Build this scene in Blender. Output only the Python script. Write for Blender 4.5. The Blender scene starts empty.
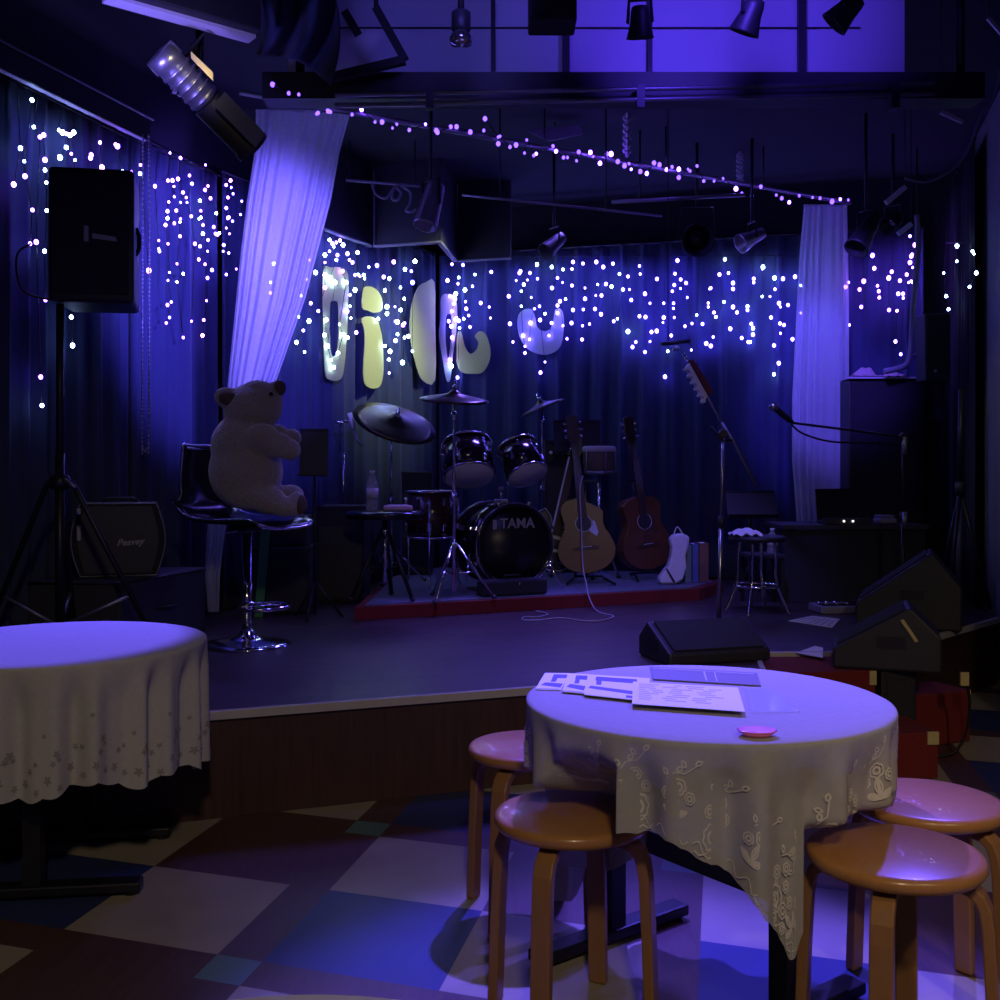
import bpy, bmesh, math, random
from mathutils import Vector, Matrix
random.seed(7)
PI = math.pi
F, HZ, CH = 1060.0, 470.0, 1.23
scene = bpy.context.scene
COL = scene.collection

def P(x, y, D):
    return Vector(((x-500)/F*D, D, CH+(HZ-y)/F*D))
def px(n, D): return n*D/F

# ------------------------------------------------------------------ materials
def nodes(name):
    m = bpy.data.materials.new(name); m.use_nodes = True
    nt = m.node_tree; nt.nodes.clear()
    out = nt.nodes.new('ShaderNodeOutputMaterial')
    return m, nt, out
def N(nt, t, **kw):
    n = nt.nodes.new(t)
    for k, v in kw.items():
        if k in n.inputs: n.inputs[k].default_value = v
        else: setattr(n, k, v)
    return n
def math_n(nt, op, a, b=None, c=None):
    n = nt.nodes.new('ShaderNodeMath'); n.operation = op
    for i, v in enumerate((a, b, c)):
        if v is None: continue
        if isinstance(v, (int, float)): n.inputs[i].default_value = v
        else: nt.links.new(v, n.inputs[i])
    return n.outputs[0]
def mixc(nt, fac, a, b):
    n = nt.nodes.new('ShaderNodeMix'); n.data_type = 'RGBA'
    for idx, v in ((0, fac), (6, a), (7, b)):
        if isinstance(v, (int, float)): n.inputs[idx].default_value = v
        elif isinstance(v, tuple): n.inputs[idx].default_value = (*v, 1) if len(v) == 3 else v
        else: nt.links.new(v, n.inputs[idx])
    return n.outputs[2]
MATS = {}
def mat(name, col, rough=.5, metal=0., var=.25, scale=30., bump=0., stretch=(1,1,1), spec=.5, coat=0., alpha=1., sheen=0., trans=0.):
    m, nt, out = nodes(name)
    b = N(nt, 'ShaderNodeBsdfPrincipled')
    tc = N(nt, 'ShaderNodeTexCoord'); mp = N(nt, 'ShaderNodeMapping'); mp.inputs['Scale'].default_value = stretch
    nz = N(nt, 'ShaderNodeTexNoise', Scale=scale, Detail=4.)
    nt.links.new(tc.outputs['Object'], mp.inputs[0]); nt.links.new(mp.outputs[0], nz.inputs['Vector'])
    lo = tuple(c*(1-var) for c in col); hi = tuple(min(1, c*(1+var)) for c in col)
    nt.links.new(mixc(nt, nz.outputs[0], lo, hi), b.inputs['Base Color'])
    b.inputs['Roughness'].default_value = rough; b.inputs['Metallic'].default_value = metal
    b.inputs['Specular IOR Level'].default_value = spec; b.inputs['Coat Weight'].default_value = coat
    b.inputs['Alpha'].default_value = alpha; b.inputs['Sheen Weight'].default_value = sheen
    b.inputs['Transmission Weight'].default_value = trans
    if bump:
        bp = N(nt, 'ShaderNodeBump', Strength=bump, Distance=.01)
        nt.links.new(nz.outputs[0], bp.inputs['Height']); nt.links.new(bp.outputs[0], b.inputs['Normal'])
    nt.links.new(b.outputs[0], out.inputs[0])
    MATS[name] = m
    return m
def emit(name, col, s):
    m, nt, out = nodes(name)
    e = N(nt, 'ShaderNodeEmission'); e.inputs[0].default_value = (*col, 1); e.inputs[1].default_value = s
    nt.links.new(e.outputs[0], out.inputs[0]); MATS[name] = m
    return m
def sheer(name, col, tr, thin=.25, rows=None):
    """woven cloth: diffuse + translucent, with a little see-through between the threads"""
    m, nt, out = nodes(name)
    d = N(nt, 'ShaderNodeBsdfDiffuse'); t = N(nt, 'ShaderNodeBsdfTranslucent'); s = N(nt, 'ShaderNodeBsdfTransparent')
    tc = N(nt, 'ShaderNodeTexCoord'); nz = N(nt, 'ShaderNodeTexNoise', Scale=60., Detail=3.)
    nt.links.new(tc.outputs['Object'], nz.inputs['Vector'])
    c = mixc(nt, nz.outputs[0], tuple(x*.88 for x in col), tuple(min(1, x*1.08) for x in col))
    nt.links.new(c, d.inputs[0]); nt.links.new(c, t.inputs[0])
    mx = N(nt, 'ShaderNodeMixShader'); mx.inputs[0].default_value = tr
    nt.links.new(d.outputs[0], mx.inputs[1]); nt.links.new(t.outputs[0], mx.inputs[2])
    m2 = N(nt, 'ShaderNodeMixShader'); m2.inputs[0].default_value = thin
    nt.links.new(mx.outputs[0], m2.inputs[1]); nt.links.new(s.outputs[0], m2.inputs[2])
    nt.links.new(m2.outputs[0], out.inputs[0]); MATS[name] = m
    return m

mat('black', (.022,.022,.026), .5, var=.3)
mat('black_gloss', (.01,.01,.012), .18, var=.2)
mat('black_fabric', (.026,.026,.034), .95, var=.4, scale=200, bump=.2)
mat('black_wall', (.024,.023,.036), .9, var=.4, scale=6)
mat('black_metal', (.03,.03,.034), .4, .6)
mat('grey_wall', (.16,.165,.17), .9, var=.15, scale=8, bump=.05)
mat('chrome', (.75,.75,.78), .12, 1., var=.03)
mat('steel', (.5,.5,.53), .3, 1., var=.1)
mat('dull_steel', (.3,.3,.32), .45, .8, var=.15)
mat('brass', (.32,.24,.1), .35, 1., var=.15)
mat('cymbal_bronze', (.10,.085,.06), .33, .9, var=.2, scale=60)
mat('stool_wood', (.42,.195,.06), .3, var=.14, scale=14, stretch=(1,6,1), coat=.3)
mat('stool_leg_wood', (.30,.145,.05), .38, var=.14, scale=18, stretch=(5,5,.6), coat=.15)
mat('front_panel_wood', (.060,.024,.017), .6, var=.6, scale=8, stretch=(9,9,.5), bump=.1)
mat('trim_wood', (.48,.45,.42), .45, var=.12)
mat('guitar_wood', (.11,.042,.018), .3, var=.25, scale=16, stretch=(14,1,1), coat=.3)
mat('guitar_side', (.12,.04,.015), .35, var=.2, coat=.3)
mat('neck_wood', (.05,.025,.015), .5, var=.2)
mat('drum_shell', (.014,.006,.010), .15, var=.3, coat=.6)
mat('floor_tom_shell', (.045,.018,.013), .2, var=.3, coat=.5)
mat('drum_head', (.72,.72,.75), .5, var=.05)
mat('drum_skin', (.70,.68,.66), .6, var=.08)
mat('black_head', (.012,.012,.014), .35, var=.2)
mat('bongo_wood', (.16,.12,.09), .5, var=.3, scale=20)
mat('logo_grey', (.38,.38,.40), .6, var=.05)
mat('red_carpet', (.17,.013,.012), .95, var=.25, scale=120, bump=.25)
mat('grey_blue_carpet', (.14,.15,.20), .97, var=.35, scale=40, bump=.2)
mat('curtain_navy', (.032,.044,.112), .85, var=.2, scale=90, sheen=.1)
mat('curtain_black', (.016,.016,.024), .9, var=.2, scale=90)
mat('felt_yellow', (.60,.64,.24), .9, var=.08, scale=90)
mat('felt_pale', (.55,.60,.58), .9, var=.08, scale=90)
mat('plush', (.30,.265,.24), .95, var=.3, scale=70, bump=.9, sheen=.7)
mat('plush_dark', (.10,.065,.055), .95, var=.3, scale=70, bump=.6)
mat('white_paper', (.78,.78,.76), .7, var=.03)
mat('grey_card', (.15,.14,.12), .6, var=.1)
mat('print_blue', (.06,.06,.28), .6, var=.1)
mat('print_grey', (.45,.45,.46), .6, var=.1)
mat('pink_plastic', (.85,.22,.45), .2, var=.1)
mat('clear_plastic', (.75,.8,.85), .1, var=.02, alpha=.22)
mat('white_cloth', (.72,.70,.72), .9, var=.1, scale=60, bump=.2)
mat('pink_cloth', (.60,.40,.46), .9, var=.15)
mat('green_tape', (.07,.30,.10), .5, var=.15)
mat('yellow_tape', (.55,.45,.18), .6, var=.2)
mat('lit_yellow_metal', (.75,.62,.25), .4, .3, var=.1)  # warm lamp light on the bracket is put into this yellow
mat('book_green', (.14,.22,.18), .7); mat('book_blue', (.10,.14,.32), .7); mat('book_brown', (.22,.11,.06), .7)
mat('book_red', (.16,.022,.03), .7)
mat('ceiling_black', (.024,.023,.036), .95, var=.3, scale=5)
mat('fascia', (.55,.55,.60), .55, var=.14, scale=2.2, stretch=(1,1,.5))
mat('cable_white', (.35,.34,.36), .6); mat('cable_black', (.012,.012,.012), .6)
mat('hose_grey', (.24,.23,.30), .5, var=.2)
mat('cream_top', (.78,.70,.55), .35, var=.06)
mat('silver_fixture', (.50,.50,.52), .35, .85, var=.08)
mat('glass_lamp', (.7,.7,.7), .08, .9, var=.02)
mat('lid_blue', (.1,.15,.5), .5)
mat('chain_white', (.62,.62,.68), .4, .2, var=.05)
mat('strip_white', (.6,.58,.62), .4, var=.05)
sheer('sheer_white', (.80,.80,.86), .45, .14)
sheer('cloth_white', (.50,.485,.43), .10, .16)
sheer('cloth_cream', (.52,.51,.46), .04, .0)
sheer('lace', (.80,.76,.66), .2, .0)
emit('led_white', (.34,.50,1.0), 40.); emit('led_blue', (.12,.08,1.0), 46.); emit('led_violet', (.17,.06,1.0), 42.); emit('led_pink', (.36,.14,1.0), 34.)
emit('led_purple', (.17,.075,1.0), 4.)
emit('led_dot', (1,1,1), 2.5)

def floor_mat():
    m, nt, out = nodes('floor_tiles')
    b = N(nt, 'ShaderNodeBsdfPrincipled'); b.inputs['Roughness'].default_value = .42
    tc = N(nt, 'ShaderNodeTexCoord'); sp = N(nt, 'ShaderNodeSeparateXYZ'); nt.links.new(tc.outputs['Object'], sp.inputs[0])
    A = (-.669, 2.61); a = (1.024, -.335); v = (.215, 1.03)
    det = a[0]*v[1]-a[1]*v[0]
    def lin(cx, cy):
        c0 = -(A[0]*cx + A[1]*cy)
        return math_n(nt, 'ADD', math_n(nt, 'ADD', math_n(nt, 'MULTIPLY', sp.outputs[0], cx), math_n(nt, 'MULTIPLY', sp.outputs[1], cy)), c0 + .06 + 20)
    s = math_n(nt, 'FRACT', lin(v[1]/det, -v[0]/det)); t = math_n(nt, 'FRACT', lin(-a[1]/det, a[0]/det))
    ss = math_n(nt, 'LESS_THAN', s, .12); ts = math_n(nt, 'LESS_THAN', t, .12)
    sr = math_n(nt, 'GREATER_THAN', s, .56); tt = math_n(nt, 'GREATER_THAN', t, .56)
    nz = N(nt, 'ShaderNodeTexNoise', Scale=5., Detail=6.); nt.links.new(tc.outputs['Object'], nz.inputs['Vector'])
    mp = N(nt, 'ShaderNodeMapping'); mp.inputs['Scale'].default_value = (30, 3, 1); mp.inputs['Rotation'].default_value = (0, 0, .25)
    nt.links.new(tc.outputs['Object'], mp.inputs[0])
    nw = N(nt, 'ShaderNodeTexNoise', Scale=2., Detail=5.); nt.links.new(mp.outputs[0], nw.inputs['Vector'])
    cream = mixc(nt, nz.outputs[0], (.27,.235,.165), (.44,.385,.285))
    blue = mixc(nt, nz.outputs[0], (.02,.03,.10), (.04,.06,.17))
    brown = mixc(nt, nw.outputs[0], (.055,.026,.020), (.13,.07,.055))
    teal = mixc(nt, nz.outputs[0], (.08,.18,.18), (.14,.25,.25))
    left = mixc(nt, tt, blue, cream); right = mixc(nt, tt, cream, brown)
    cell = mixc(nt, sr, left, right)
    strip = math_n(nt, 'MAXIMUM', ss, ts); both = math_n(nt, 'MULTIPLY', ss, ts)
    c = mixc(nt, both, mixc(nt, strip, cell, brown), teal)
    nt.links.new(c, b.inputs['Base Color'])
    bp = N(nt, 'ShaderNodeBump', Strength=.05); nt.links.new(nz.outputs[0], bp.inputs['Height']); nt.links.new(bp.outputs[0], b.inputs['Normal'])
    nt.links.new(b.outputs[0], out.inputs[0]); MATS['floor_tiles'] = m
floor_mat()
def deck_mat():
    m, nt, out = nodes('deck_planks')
    b = N(nt, 'ShaderNodeBsdfPrincipled')
    tc = N(nt, 'ShaderNodeTexCoord'); mp = N(nt, 'ShaderNodeMapping'); mp.inputs['Rotation'].default_value = (0, 0, math.radians(-20))
    nt.links.new(tc.outputs['Object'], mp.inputs[0])
    br = N(nt, 'ShaderNodeTexBrick'); br.inputs['Scale'].default_value = 1.
    br.inputs['Brick Width'].default_value = .9; br.inputs['Row Height'].default_value = .09; br.inputs['Mortar Size'].default_value = .0015
    br.inputs['Color1'].default_value = (.034,.022,.024,1); br.inputs['Color2'].default_value = (.062,.040,.040,1); br.inputs['Mortar'].default_value = (.02,.012,.01,1)
    nt.links.new(mp.outputs[0], br.inputs['Vector'])
    m2 = N(nt, 'ShaderNodeMapping'); m2.inputs['Scale'].default_value = (3, 40, 1); m2.inputs['Rotation'].default_value = (0, 0, math.radians(-20))
    nt.links.new(tc.outputs['Object'], m2.inputs[0])
    nz = N(nt, 'ShaderNodeTexNoise', Scale=2., Detail=5.); nt.links.new(m2.outputs[0], nz.inputs['Vector'])
    nt.links.new(mixc(nt, math_n(nt, 'MULTIPLY', nz.outputs[0], .45), br.outputs[0], (.10,.065,.065)), b.inputs['Base Color'])
    r = math_n(nt, 'ADD', math_n(nt, 'MULTIPLY', nz.outputs[0], .2), .27); nt.links.new(r, b.inputs['Roughness'])
    nt.links.new(b.outputs[0], out.inputs[0]); MATS['deck_planks'] = m
deck_mat()

# ------------------------------------------------------------------ mesh builder
class MB:
    def __init__(s): s.v = []; s.f = []; s.sm = []
    def add(s, vs, fs, smooth=False, M=None):
        o = len(s.v)
        s.v += [tuple(M @ Vector(p)) if M else tuple(p) for p in vs]
        s.f += [tuple(i+o for i in f) for f in fs]; s.sm += [smooth]*len(fs)
        return s
    def box(s, c, d, rz=0., M=None):
        x, y, z = d[0]/2, d[1]/2, d[2]/2
        T = Matrix.Translation(c) @ Matrix.Rotation(rz, 4, 'Z')
        if M is not None: T = M @ T
        vs = [(-x,-y,-z),(x,-y,-z),(x,y,-z),(-x,y,-z),(-x,-y,z),(x,-y,z),(x,y,z),(-x,y,z)]
        return s.add(vs, [(0,3,2,1),(4,5,6,7),(0,1,5,4),(1,2,6,5),(2,3,7,6),(3,0,4,7)], False, T)
    def tube(s, pts, r, n=8, closed=False, smooth=True):
        pts = [Vector(p) for p in pts]; k = len(pts)
        rs = r if isinstance(r, (list, tuple)) else [r]*k
        up = None; rings = []
        for i, p in enumerate(pts):
            a = pts[i-1] if (i > 0 or closed) else p; b = pts[(i+1) % k] if (i < k-1 or closed) else p
            t = (b-a)
            t = t.normalized() if t.length > 1e-9 else Vector((0,0,1))
            if up is None: up = t.orthogonal().normalized()
            else:
                up = up - t*up.dot(t)
                up = up.normalized() if up.length > 1e-6 else t.orthogonal().normalized()
            w = t.cross(up)
            rings.append([p + (up*math.cos(2*PI*j/n)+w*math.sin(2*PI*j/n))*rs[i] for j in range(n)])
        vs = [q for R in rings for q in R]; fs = []
        for i in range(k if closed else k-1):
            for j in range(n):
                a0 = i*n+j; a1 = i*n+(j+1) % n; b0 = ((i+1) % k)*n+j; b1 = ((i+1) % k)*n+(j+1) % n
                fs.append((a0, a1, b1, b0))
        s.add(vs, fs, smooth)
        if not closed:
            o = len(s.v)-len(vs)
            s.f += [tuple(o+j for j in reversed(range(n))), tuple(o+(k-1)*n+j for j in range(n))]; s.sm += [False, False]
        return s
    def lathe(s, prof, n=32, M=None, smooth=True, cap=True):
        vs = []; k = len(prof)
        for r, z in prof:
            for j in range(n): vs.append((r*math.cos(2*PI*j/n), r*math.sin(2*PI*j/n), z))
        fs = [(i*n+j, i*n+(j+1) % n, (i+1)*n+(j+1) % n, (i+1)*n+j) for i in range(k-1) for j in range(n)]
        caps = []
        if cap and prof[0][0] > 1e-6: caps.append(tuple(reversed(range(n))))
        if cap and prof[-1][0] > 1e-6: caps.append(tuple((k-1)*n+j for j in range(n)))
        s.add(vs, fs, smooth, M)
        o = len(s.v)-len(vs)
        for c in caps: s.f.append(tuple(o+i for i in c)); s.sm.append(False)
        return s
    def ell(s, c, r, M=None, nu=20, nv=12):
        T = Matrix.Translation(c)
        if M is not None: T = T @ M
        prof = [(max(1e-7, math.sin(PI*i/nv)), -math.cos(PI*i/nv)) for i in range(nv+1)]
        T = T @ Matrix.Diagonal((*r, 1))
        return s.lathe(prof, nu, T)
    def prism(s, poly, h0, h1, M=None, smooth=False):
        """2-D outline (x,y) extruded from z=h0 to h1"""
        n = len(poly)
        vs = [(x, y, h0) for x, y in poly] + [(x, y, h1) for x, y in poly]
        fs = [tuple(reversed(range(n))), tuple(range(n, 2*n))] + [(i, (i+1) % n, n+(i+1) % n, n+i) for i in range(n)]
        return s.add(vs, fs, smooth, M)
    def slab(s, pts, th):
        """planar 3-D outline thickened by the vector th"""
        pts = [Vector(p) for p in pts]; n = len(pts); th = Vector(th)
        fs = [tuple(reversed(range(n))), tuple(range(n, 2*n))] + [(i, (i+1) % n, n+(i+1) % n, n+i) for i in range(n)]
        return s.add(pts+[p+th for p in pts], fs)
    def grid(s, fn, nu, nv, wrap=False, smooth=True):
        vs = [fn(i, j) for j in range(nv) for i in range(nu)]
        fs = [(j*nu+i, j*nu+(i+1) % nu, (j+1)*nu+(i+1) % nu, (j+1)*nu+i) for j in range(nv-1) for i in range(nu if wrap else nu-1)]
        return s.add(vs, fs, smooth)
    def build(s, name, m, parent=None, w=False, bev=0., seg=2, solid=0.):
        vs = s.v
        if w and parent is not None:
            inv = parent.matrix_basis.inverted(); vs = [tuple(inv @ Vector(p)) for p in vs]
        me = bpy.data.meshes.new(name); me.from_pydata(vs, [], s.f)
        me.polygons.foreach_set('use_smooth', s.sm); me.update()
        bm = bmesh.new(); bm.from_mesh(me); bmesh.ops.recalc_face_normals(bm, faces=bm.faces); bm.to_mesh(me); bm.free()
        me.materials.append(MATS[m] if isinstance(m, str) else m)
        o = bpy.data.objects.new(name, me); COL.objects.link(o)
        if parent is not None: o.parent = parent
        if bev:
            b = o.modifiers.new('Bevel', 'BEVEL'); b.width = bev; b.segments = seg; b.limit_method = 'ANGLE'; b.angle_limit = .6
        if solid:
            q = o.modifiers.new('Solid', 'SOLIDIFY'); q.thickness = solid; q.offset = 0
        return o

def tag(o, label=None, cat=None, group=None, kind=None):
    if label: o['label'] = label
    if cat: o['category'] = cat
    if group: o['group'] = group
    if kind: o['kind'] = kind
    return o
def thing(name, label, cat, loc=(0,0,0), rz=0., group=None, rot=None):
    o = bpy.data.objects.new(name, None); COL.objects.link(o)
    o.empty_display_size = .1
    o.location = loc; o.rotation_euler = rot if rot else (0, 0, rz)
    o.matrix_basis = Matrix.LocRotScale(Vector(loc), o.rotation_euler, None)
    return tag(o, label, cat, group)
def struct(o): o['kind'] = 'structure'; return o
def align(c, d, up=(0,0,1)):
    """matrix whose local z runs along d, placed at c"""
    z = Vector(d).normalized(); u = Vector(up)
    if abs(z.dot(u)) > .98: u = Vector((0,1,0))
    x = u.cross(z).normalized(); y = z.cross(x)
    M = Matrix((x, y, z)).transposed().to_4x4(); M.translation = Vector(c)
    return M
def smooth_path(pts, n=6):
    pts = [Vector(p) for p in pts]; out = []
    for i in range(len(pts)-1):
        p0 = pts[max(0, i-1)]; p1 = pts[i]; p2 = pts[i+1]; p3 = pts[min(len(pts)-1, i+2)]
        for k in range(n):
            t = k/n
            out.append(.5*((2*p1)+(p2-p0)*t+(2*p0-5*p1+4*p2-p3)*t*t+(3*p1-p0-3*p2+p3)*t**3))
    out.append(pts[-1]); return out
def text(name, s, size, M, m, parent, depth=.002, shear=0., w=True):
    cu = bpy.data.curves.new(name, 'FONT'); cu.body = s; cu.size = size; cu.extrude = depth; cu.shear = shear
    cu.align_x = 'CENTER'; cu.align_y = 'CENTER'; cu.resolution_u = 3; cu.offset = size*.02
    t = bpy.data.objects.new(name+'_tmp', cu); COL.objects.link(t)
    bpy.context.view_layer.update()
    me = bpy.data.meshes.new_from_object(t.evaluated_get(bpy.context.evaluated_depsgraph_get()))
    bpy.data.objects.remove(t)
    me.materials.clear(); me.materials.append(MATS[m])
    me.transform((parent.matrix_basis.inverted() @ M) if w else M)
    me.name = name
    o = bpy.data.objects.new(name, me); COL.objects.link(o); o.parent = parent
    return o
def copy_tree(o, parent=None):
    c = o.copy(); COL.objects.link(c)
    if parent is not None: c.parent = parent
    for ch in list(o.children): copy_tree(ch, c)
    return c

# ------------------------------------------------------------------ the room
SH = .38                                                # stage height
A_ = Vector((-2.62, 3.3)); B_ = Vector((-2.35, 4.2)); C_ = Vector((-1.70, 6.35)); K_ = Vector((-.53, 8.9)); R_ = Vector((3.31, 7.78))
def seg_norm(p, q):
    d = (q-p).normalized(); n = Vector((d.y, -d.x))
    if n.dot(-p) < 0: n = -n
    return d, n
def hit(x, y, p, q, off=0.):
    """the point where the line of sight through a photo point meets the wall line p-q moved off metres into the room"""
    d, n = seg_norm(p, q); p = p + n*off
    k = (x-500)/F
    D = (p.x*d.y - p.y*d.x)/(k*d.y - d.x)
    return P(x, y, D)

m = MB(); m.box((0, 3.2, -.05), (9, 14.4, .1)); struct(m.build('floor', 'floor_tiles'))
m = MB(); m.box((0, 3.2, 3.5), (9, 14.4, .1)); struct(m.build('ceiling', 'ceiling_black'))
def wall(name, pts, z0, z1, mm, th=.1):
    m = MB()
    for p, q in zip(pts[:-1], pts[1:]):
        d, n = seg_norm(p, q); d = d*.02
        a = [p-d, q+d, q+d-n*th, p-d-n*th]
        m.prism([(v.x, v.y) for v in a], z0, z1)
    return struct(m.build(name, mm))
def offs(pts, o):
    r = []
    for i, p in enumerate(pts):
        n = Vector((0, 0))
        if i > 0: n += seg_norm(pts[i-1], p)[1]
        if i < len(pts)-1: n += seg_norm(p, pts[i+1])[1]
        r.append(p + n.normalized()*o)
    return r
wall('wall_left', offs([Vector((-3.6, -.3)), A_, B_, C_, K_], -.16), 0, 3.45, 'black_wall')
wall('wall_back', offs([K_+Vector((-.3, .2)), R_+Vector((.4, -.1))], -.16), 0, 3.45, 'black_wall')
WR0, WR1 = Vector((2.28, 4.0)), Vector((3.62, 8.6))
wall('wall_right', [WR0, WR1], 0, 3.45, 'grey_wall')

# stage
edge = [(-2.35, 3.228), (-1.02, 3.72), (1.12, 4.512), (1.19, 4.93), (1.70, 4.95), (2.22, 5.43), (2.86, 6.09)]
poly = edge + [(2.95, 6.6), (3.3, 7.75), (-.53, 8.95), (-1.78, 6.4), (-2.42, 4.2)]
st = thing('stage', 'raised wooden stage with dark plank floor and white edge', 'stage'); st['kind'] = 'structure'
m = MB(); m.prism(poly, SH-.03, SH); m.build('deck', 'deck_planks', st)
m = MB(); m.prism([(x, y+.012) for x, y in edge] + [(2.9, 6.5), (-.53, 8.8), (-2.3, 4.2)], .001, SH-.031); m.build('front_panel', 'front_panel_wood', st)
m = MB()
for (x0, y0), (x1, y1) in zip(edge[:-1], edge[1:]):
    p, q = Vector((x0, y0)), Vector((x1, y1)); d, n = seg_norm(p, q)
    if (q-p).length < .3: continue
    p2 = p - d*.004; q2 = q + d*.004
    a = [p2+n*.012, q2+n*.012, q2-n*.012, p2-n*.012]
    m.prism([(v.x, v.y) for v in a], SH-.028, SH+.004)
m.build('edge_trim', 'trim_wood', st, bev=.003)

# fascia above the stage front
m = MB(); f0, f1 = P(288, 0, 4.42), P(905, 0, 4.42)
m.box(((f0.x+f1.x)/2, 4.45, 3.14), (f1.x-f0.x, .05, .62)); fas = m.build('wall_fascia', 'fascia'); struct(fas)
for i, xx in enumerate((323, 493, 566, 650, 802)):
    c = P(xx, 40, 4.40); m = MB(); m.box((c.x, 4.405, 3.14), (.03 if xx in (566, 802) else .018, .03, .62)); struct(m.build('trim_%d' % (i+1), 'black'))
m = MB(); m.box((.3, 4.41, 3.07), (2.4, .006, .005)); struct(m.build('trim_6', 'black'))

# curtains ------------------------------------------------------------
def curtain(name, label, p, q, z0, z1, mm, amp=.035, wl=.13, group=None, off=0., seed=0, top=None):
    rnd = random.Random(seed)
    d, n = seg_norm(p, q); L = (q-p).length; nu = max(12, int(L/.016)); nv = 14
    ph = rnd.random()*6; ph2 = rnd.random()*6
    rt = thing(name, label, 'curtain', (*(p+n*off), z0), 0, group)
    def fn(i, j):
        u = i/(nu-1)*L; t = j/(nv-1)
        a = amp*(.7+.3*math.sin(u*2.1+ph2))
        ww = u/wl*2*PI + 1.3*math.sin(u*3.7+ph) + .35*math.sin(t*3+u*5)
        o = a*math.sin(ww)*(1-.35*t) + .008*math.sin(ww*2.3+ph)
        b = p + d*(u+.012*math.cos(ww)) + n*(off+o)
        return (b.x, b.y, z0+(z1-z0)*t)
    m = MB(); m.grid(fn, nu, nv); m.build('cloth', mm, rt, w=True, solid=.003)
    a = p + n*off; b = q + n*off
    m = MB(); m.tube([(a.x, a.y, z1+.012), (b.x, b.y, z1+.012)], .012, 8); m.build('rail', 'black_metal', rt, w=True)
    return rt
GC = 'dark blue stage curtains'
curtain('curtain', 'dark blue pleated curtain behind the loudspeaker and beaded chain', A_, B_+(C_-B_)*.62, SH+.01, 2.98, 'curtain_navy', group=GC, seed=1)
curtain('curtain', 'dark blue curtain between the beaded chain and the sheer white drape', B_+(C_-B_)*.63, C_-Vector((.003, .006)), SH+.01, 2.99, 'curtain_navy', group=GC, seed=2)
curtain('curtain', 'dark blue curtain carrying the yellow felt shapes behind the cymbals', C_+Vector((.02, .03)), K_-Vector((.012, .026)), SH+.01, 3.02, 'curtain_navy', group=GC, seed=3, wl=.16)
KR = (R_-K_)
curtain('curtain', 'wide dark blue curtain along the back behind drums and guitars', K_+KR*.006, K_+KR*.80, SH+.01, 3.02, 'curtain_navy', group=GC, seed=4, wl=.19, amp=.04)
curtain('curtain', 'short dark blue curtain in the nook above the tall black cabinet', K_+KR*.81, K_+KR*.955, SH+.01, 3.02, 'curtain_navy', group=GC, seed=5, wl=.13)
wd, wn = seg_norm(WR0, WR1)
curtain('curtain', 'black drape hanging over the grey wall beside the small loudspeaker', WR0+wd*2.75, WR1-wd*.75, SH+.01, 3.3, 'curtain_black', amp=.03, wl=.2, group=None, off=.07, seed=6)

# felt shapes on the curtains
SL = (C_, K_); SB = (K_, R_)
def felt(name, label, pts, sg, mm, off=.075, hole=None):
    d, n = seg_norm(*sg); n3 = Vector((n.x, n.y, 0))*.006
    def rnd_(l):
        out = []; k = len(l)
        for i in range(k):
            p0, p1, p2, p3 = [Vector(l[(i+j) % k]) for j in (-1, 0, 1, 2)]
            for s in range(3):
                t = s/3
                out.append(tuple(.5*((2*p1)+(p2-p0)*t+(2*p0-5*p1+4*p2-p3)*t*t+(3*p1-p0-3*p2+p3)*t**3)))
        return out
    pts = rnd_(pts); hole = rnd_(hole) if hole else None
    o = [hit(x, y, *sg, off) for x, y in pts]
    m = MB()
    if hole:
        h = [hit(x, y, *sg, off) for x, y in hole]; k = len(o)
        for i in range(k):
            m.slab([o[i], o[(i+1) % k], h[(i+1) % k], h[i]], n3)
    else: m.slab(o, n3)
    b = m.build(name, mm)
    return tag(b, label, 'felt cutout', 'felt shapes pinned to the curtains')
def c6(*l): return [(250+x/4, 250+y/4) for x, y in l]
def c7(*l): return [(500+x/4, 250+y/4) for x, y in l]
felt('felt_shape', 'pale long loop shaped felt cutout closest to the sheer white drape',
     c6((292,85),(320,70),(375,75),(392,130),(385,330),(374,470),(358,518),(315,518),(298,480),(292,300)), SL, 'felt_yellow',
     hole=c6((318,215),(328,205),(345,205),(352,225),(354,330),(348,400),(338,425),(328,425),(320,400),(316,300)))
felt('felt_shape', 'rounded pale felt dot above the upright yellow felt bar', c6((450,158),(475,146),(505,160),(525,195),(525,240),(495,251),(470,242),(447,230)), SL, 'felt_yellow')
felt('felt_shape', 'upright yellow felt bar below the pale dot', c6((445,275),(480,266),(512,288),(526,350),(531,430),(530,500),(516,546),(482,553),(456,532),(451,470),(457,380),(455,320)), SL, 'felt_yellow')
felt('felt_shape', 'long half moon felt cutout in the curtain corner', c6((700,130),(735,128),(738,300),(738,520),(690,523),(665,470),(645,380),(638,290),(650,200),(675,145)), SL, 'felt_yellow')
felt('felt_shape', 'narrow pointed loop felt cutout above the flat cymbal', c6((765,190),(792,175),(825,195),(827,300),(812,420),(802,515),(786,519),(770,430),(756,340),(762,280)), SB, 'felt_pale',
     hole=c6((786,262),(795,255),(806,265),(808,320),(803,380),(797,425),(791,428),(785,390),(781,340),(782,290)))
felt('felt_shape', 'pale hook shaped felt cutout beside the pointed loop', c6((830,335),(845,328),(858,380),(880,415),(905,400),(914,370),(900,345),(920,325),(945,340),(962,400),(956,450),(930,490),(890,495),(850,490),(830,460),(827,400)), SB, 'felt_yellow')
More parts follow.
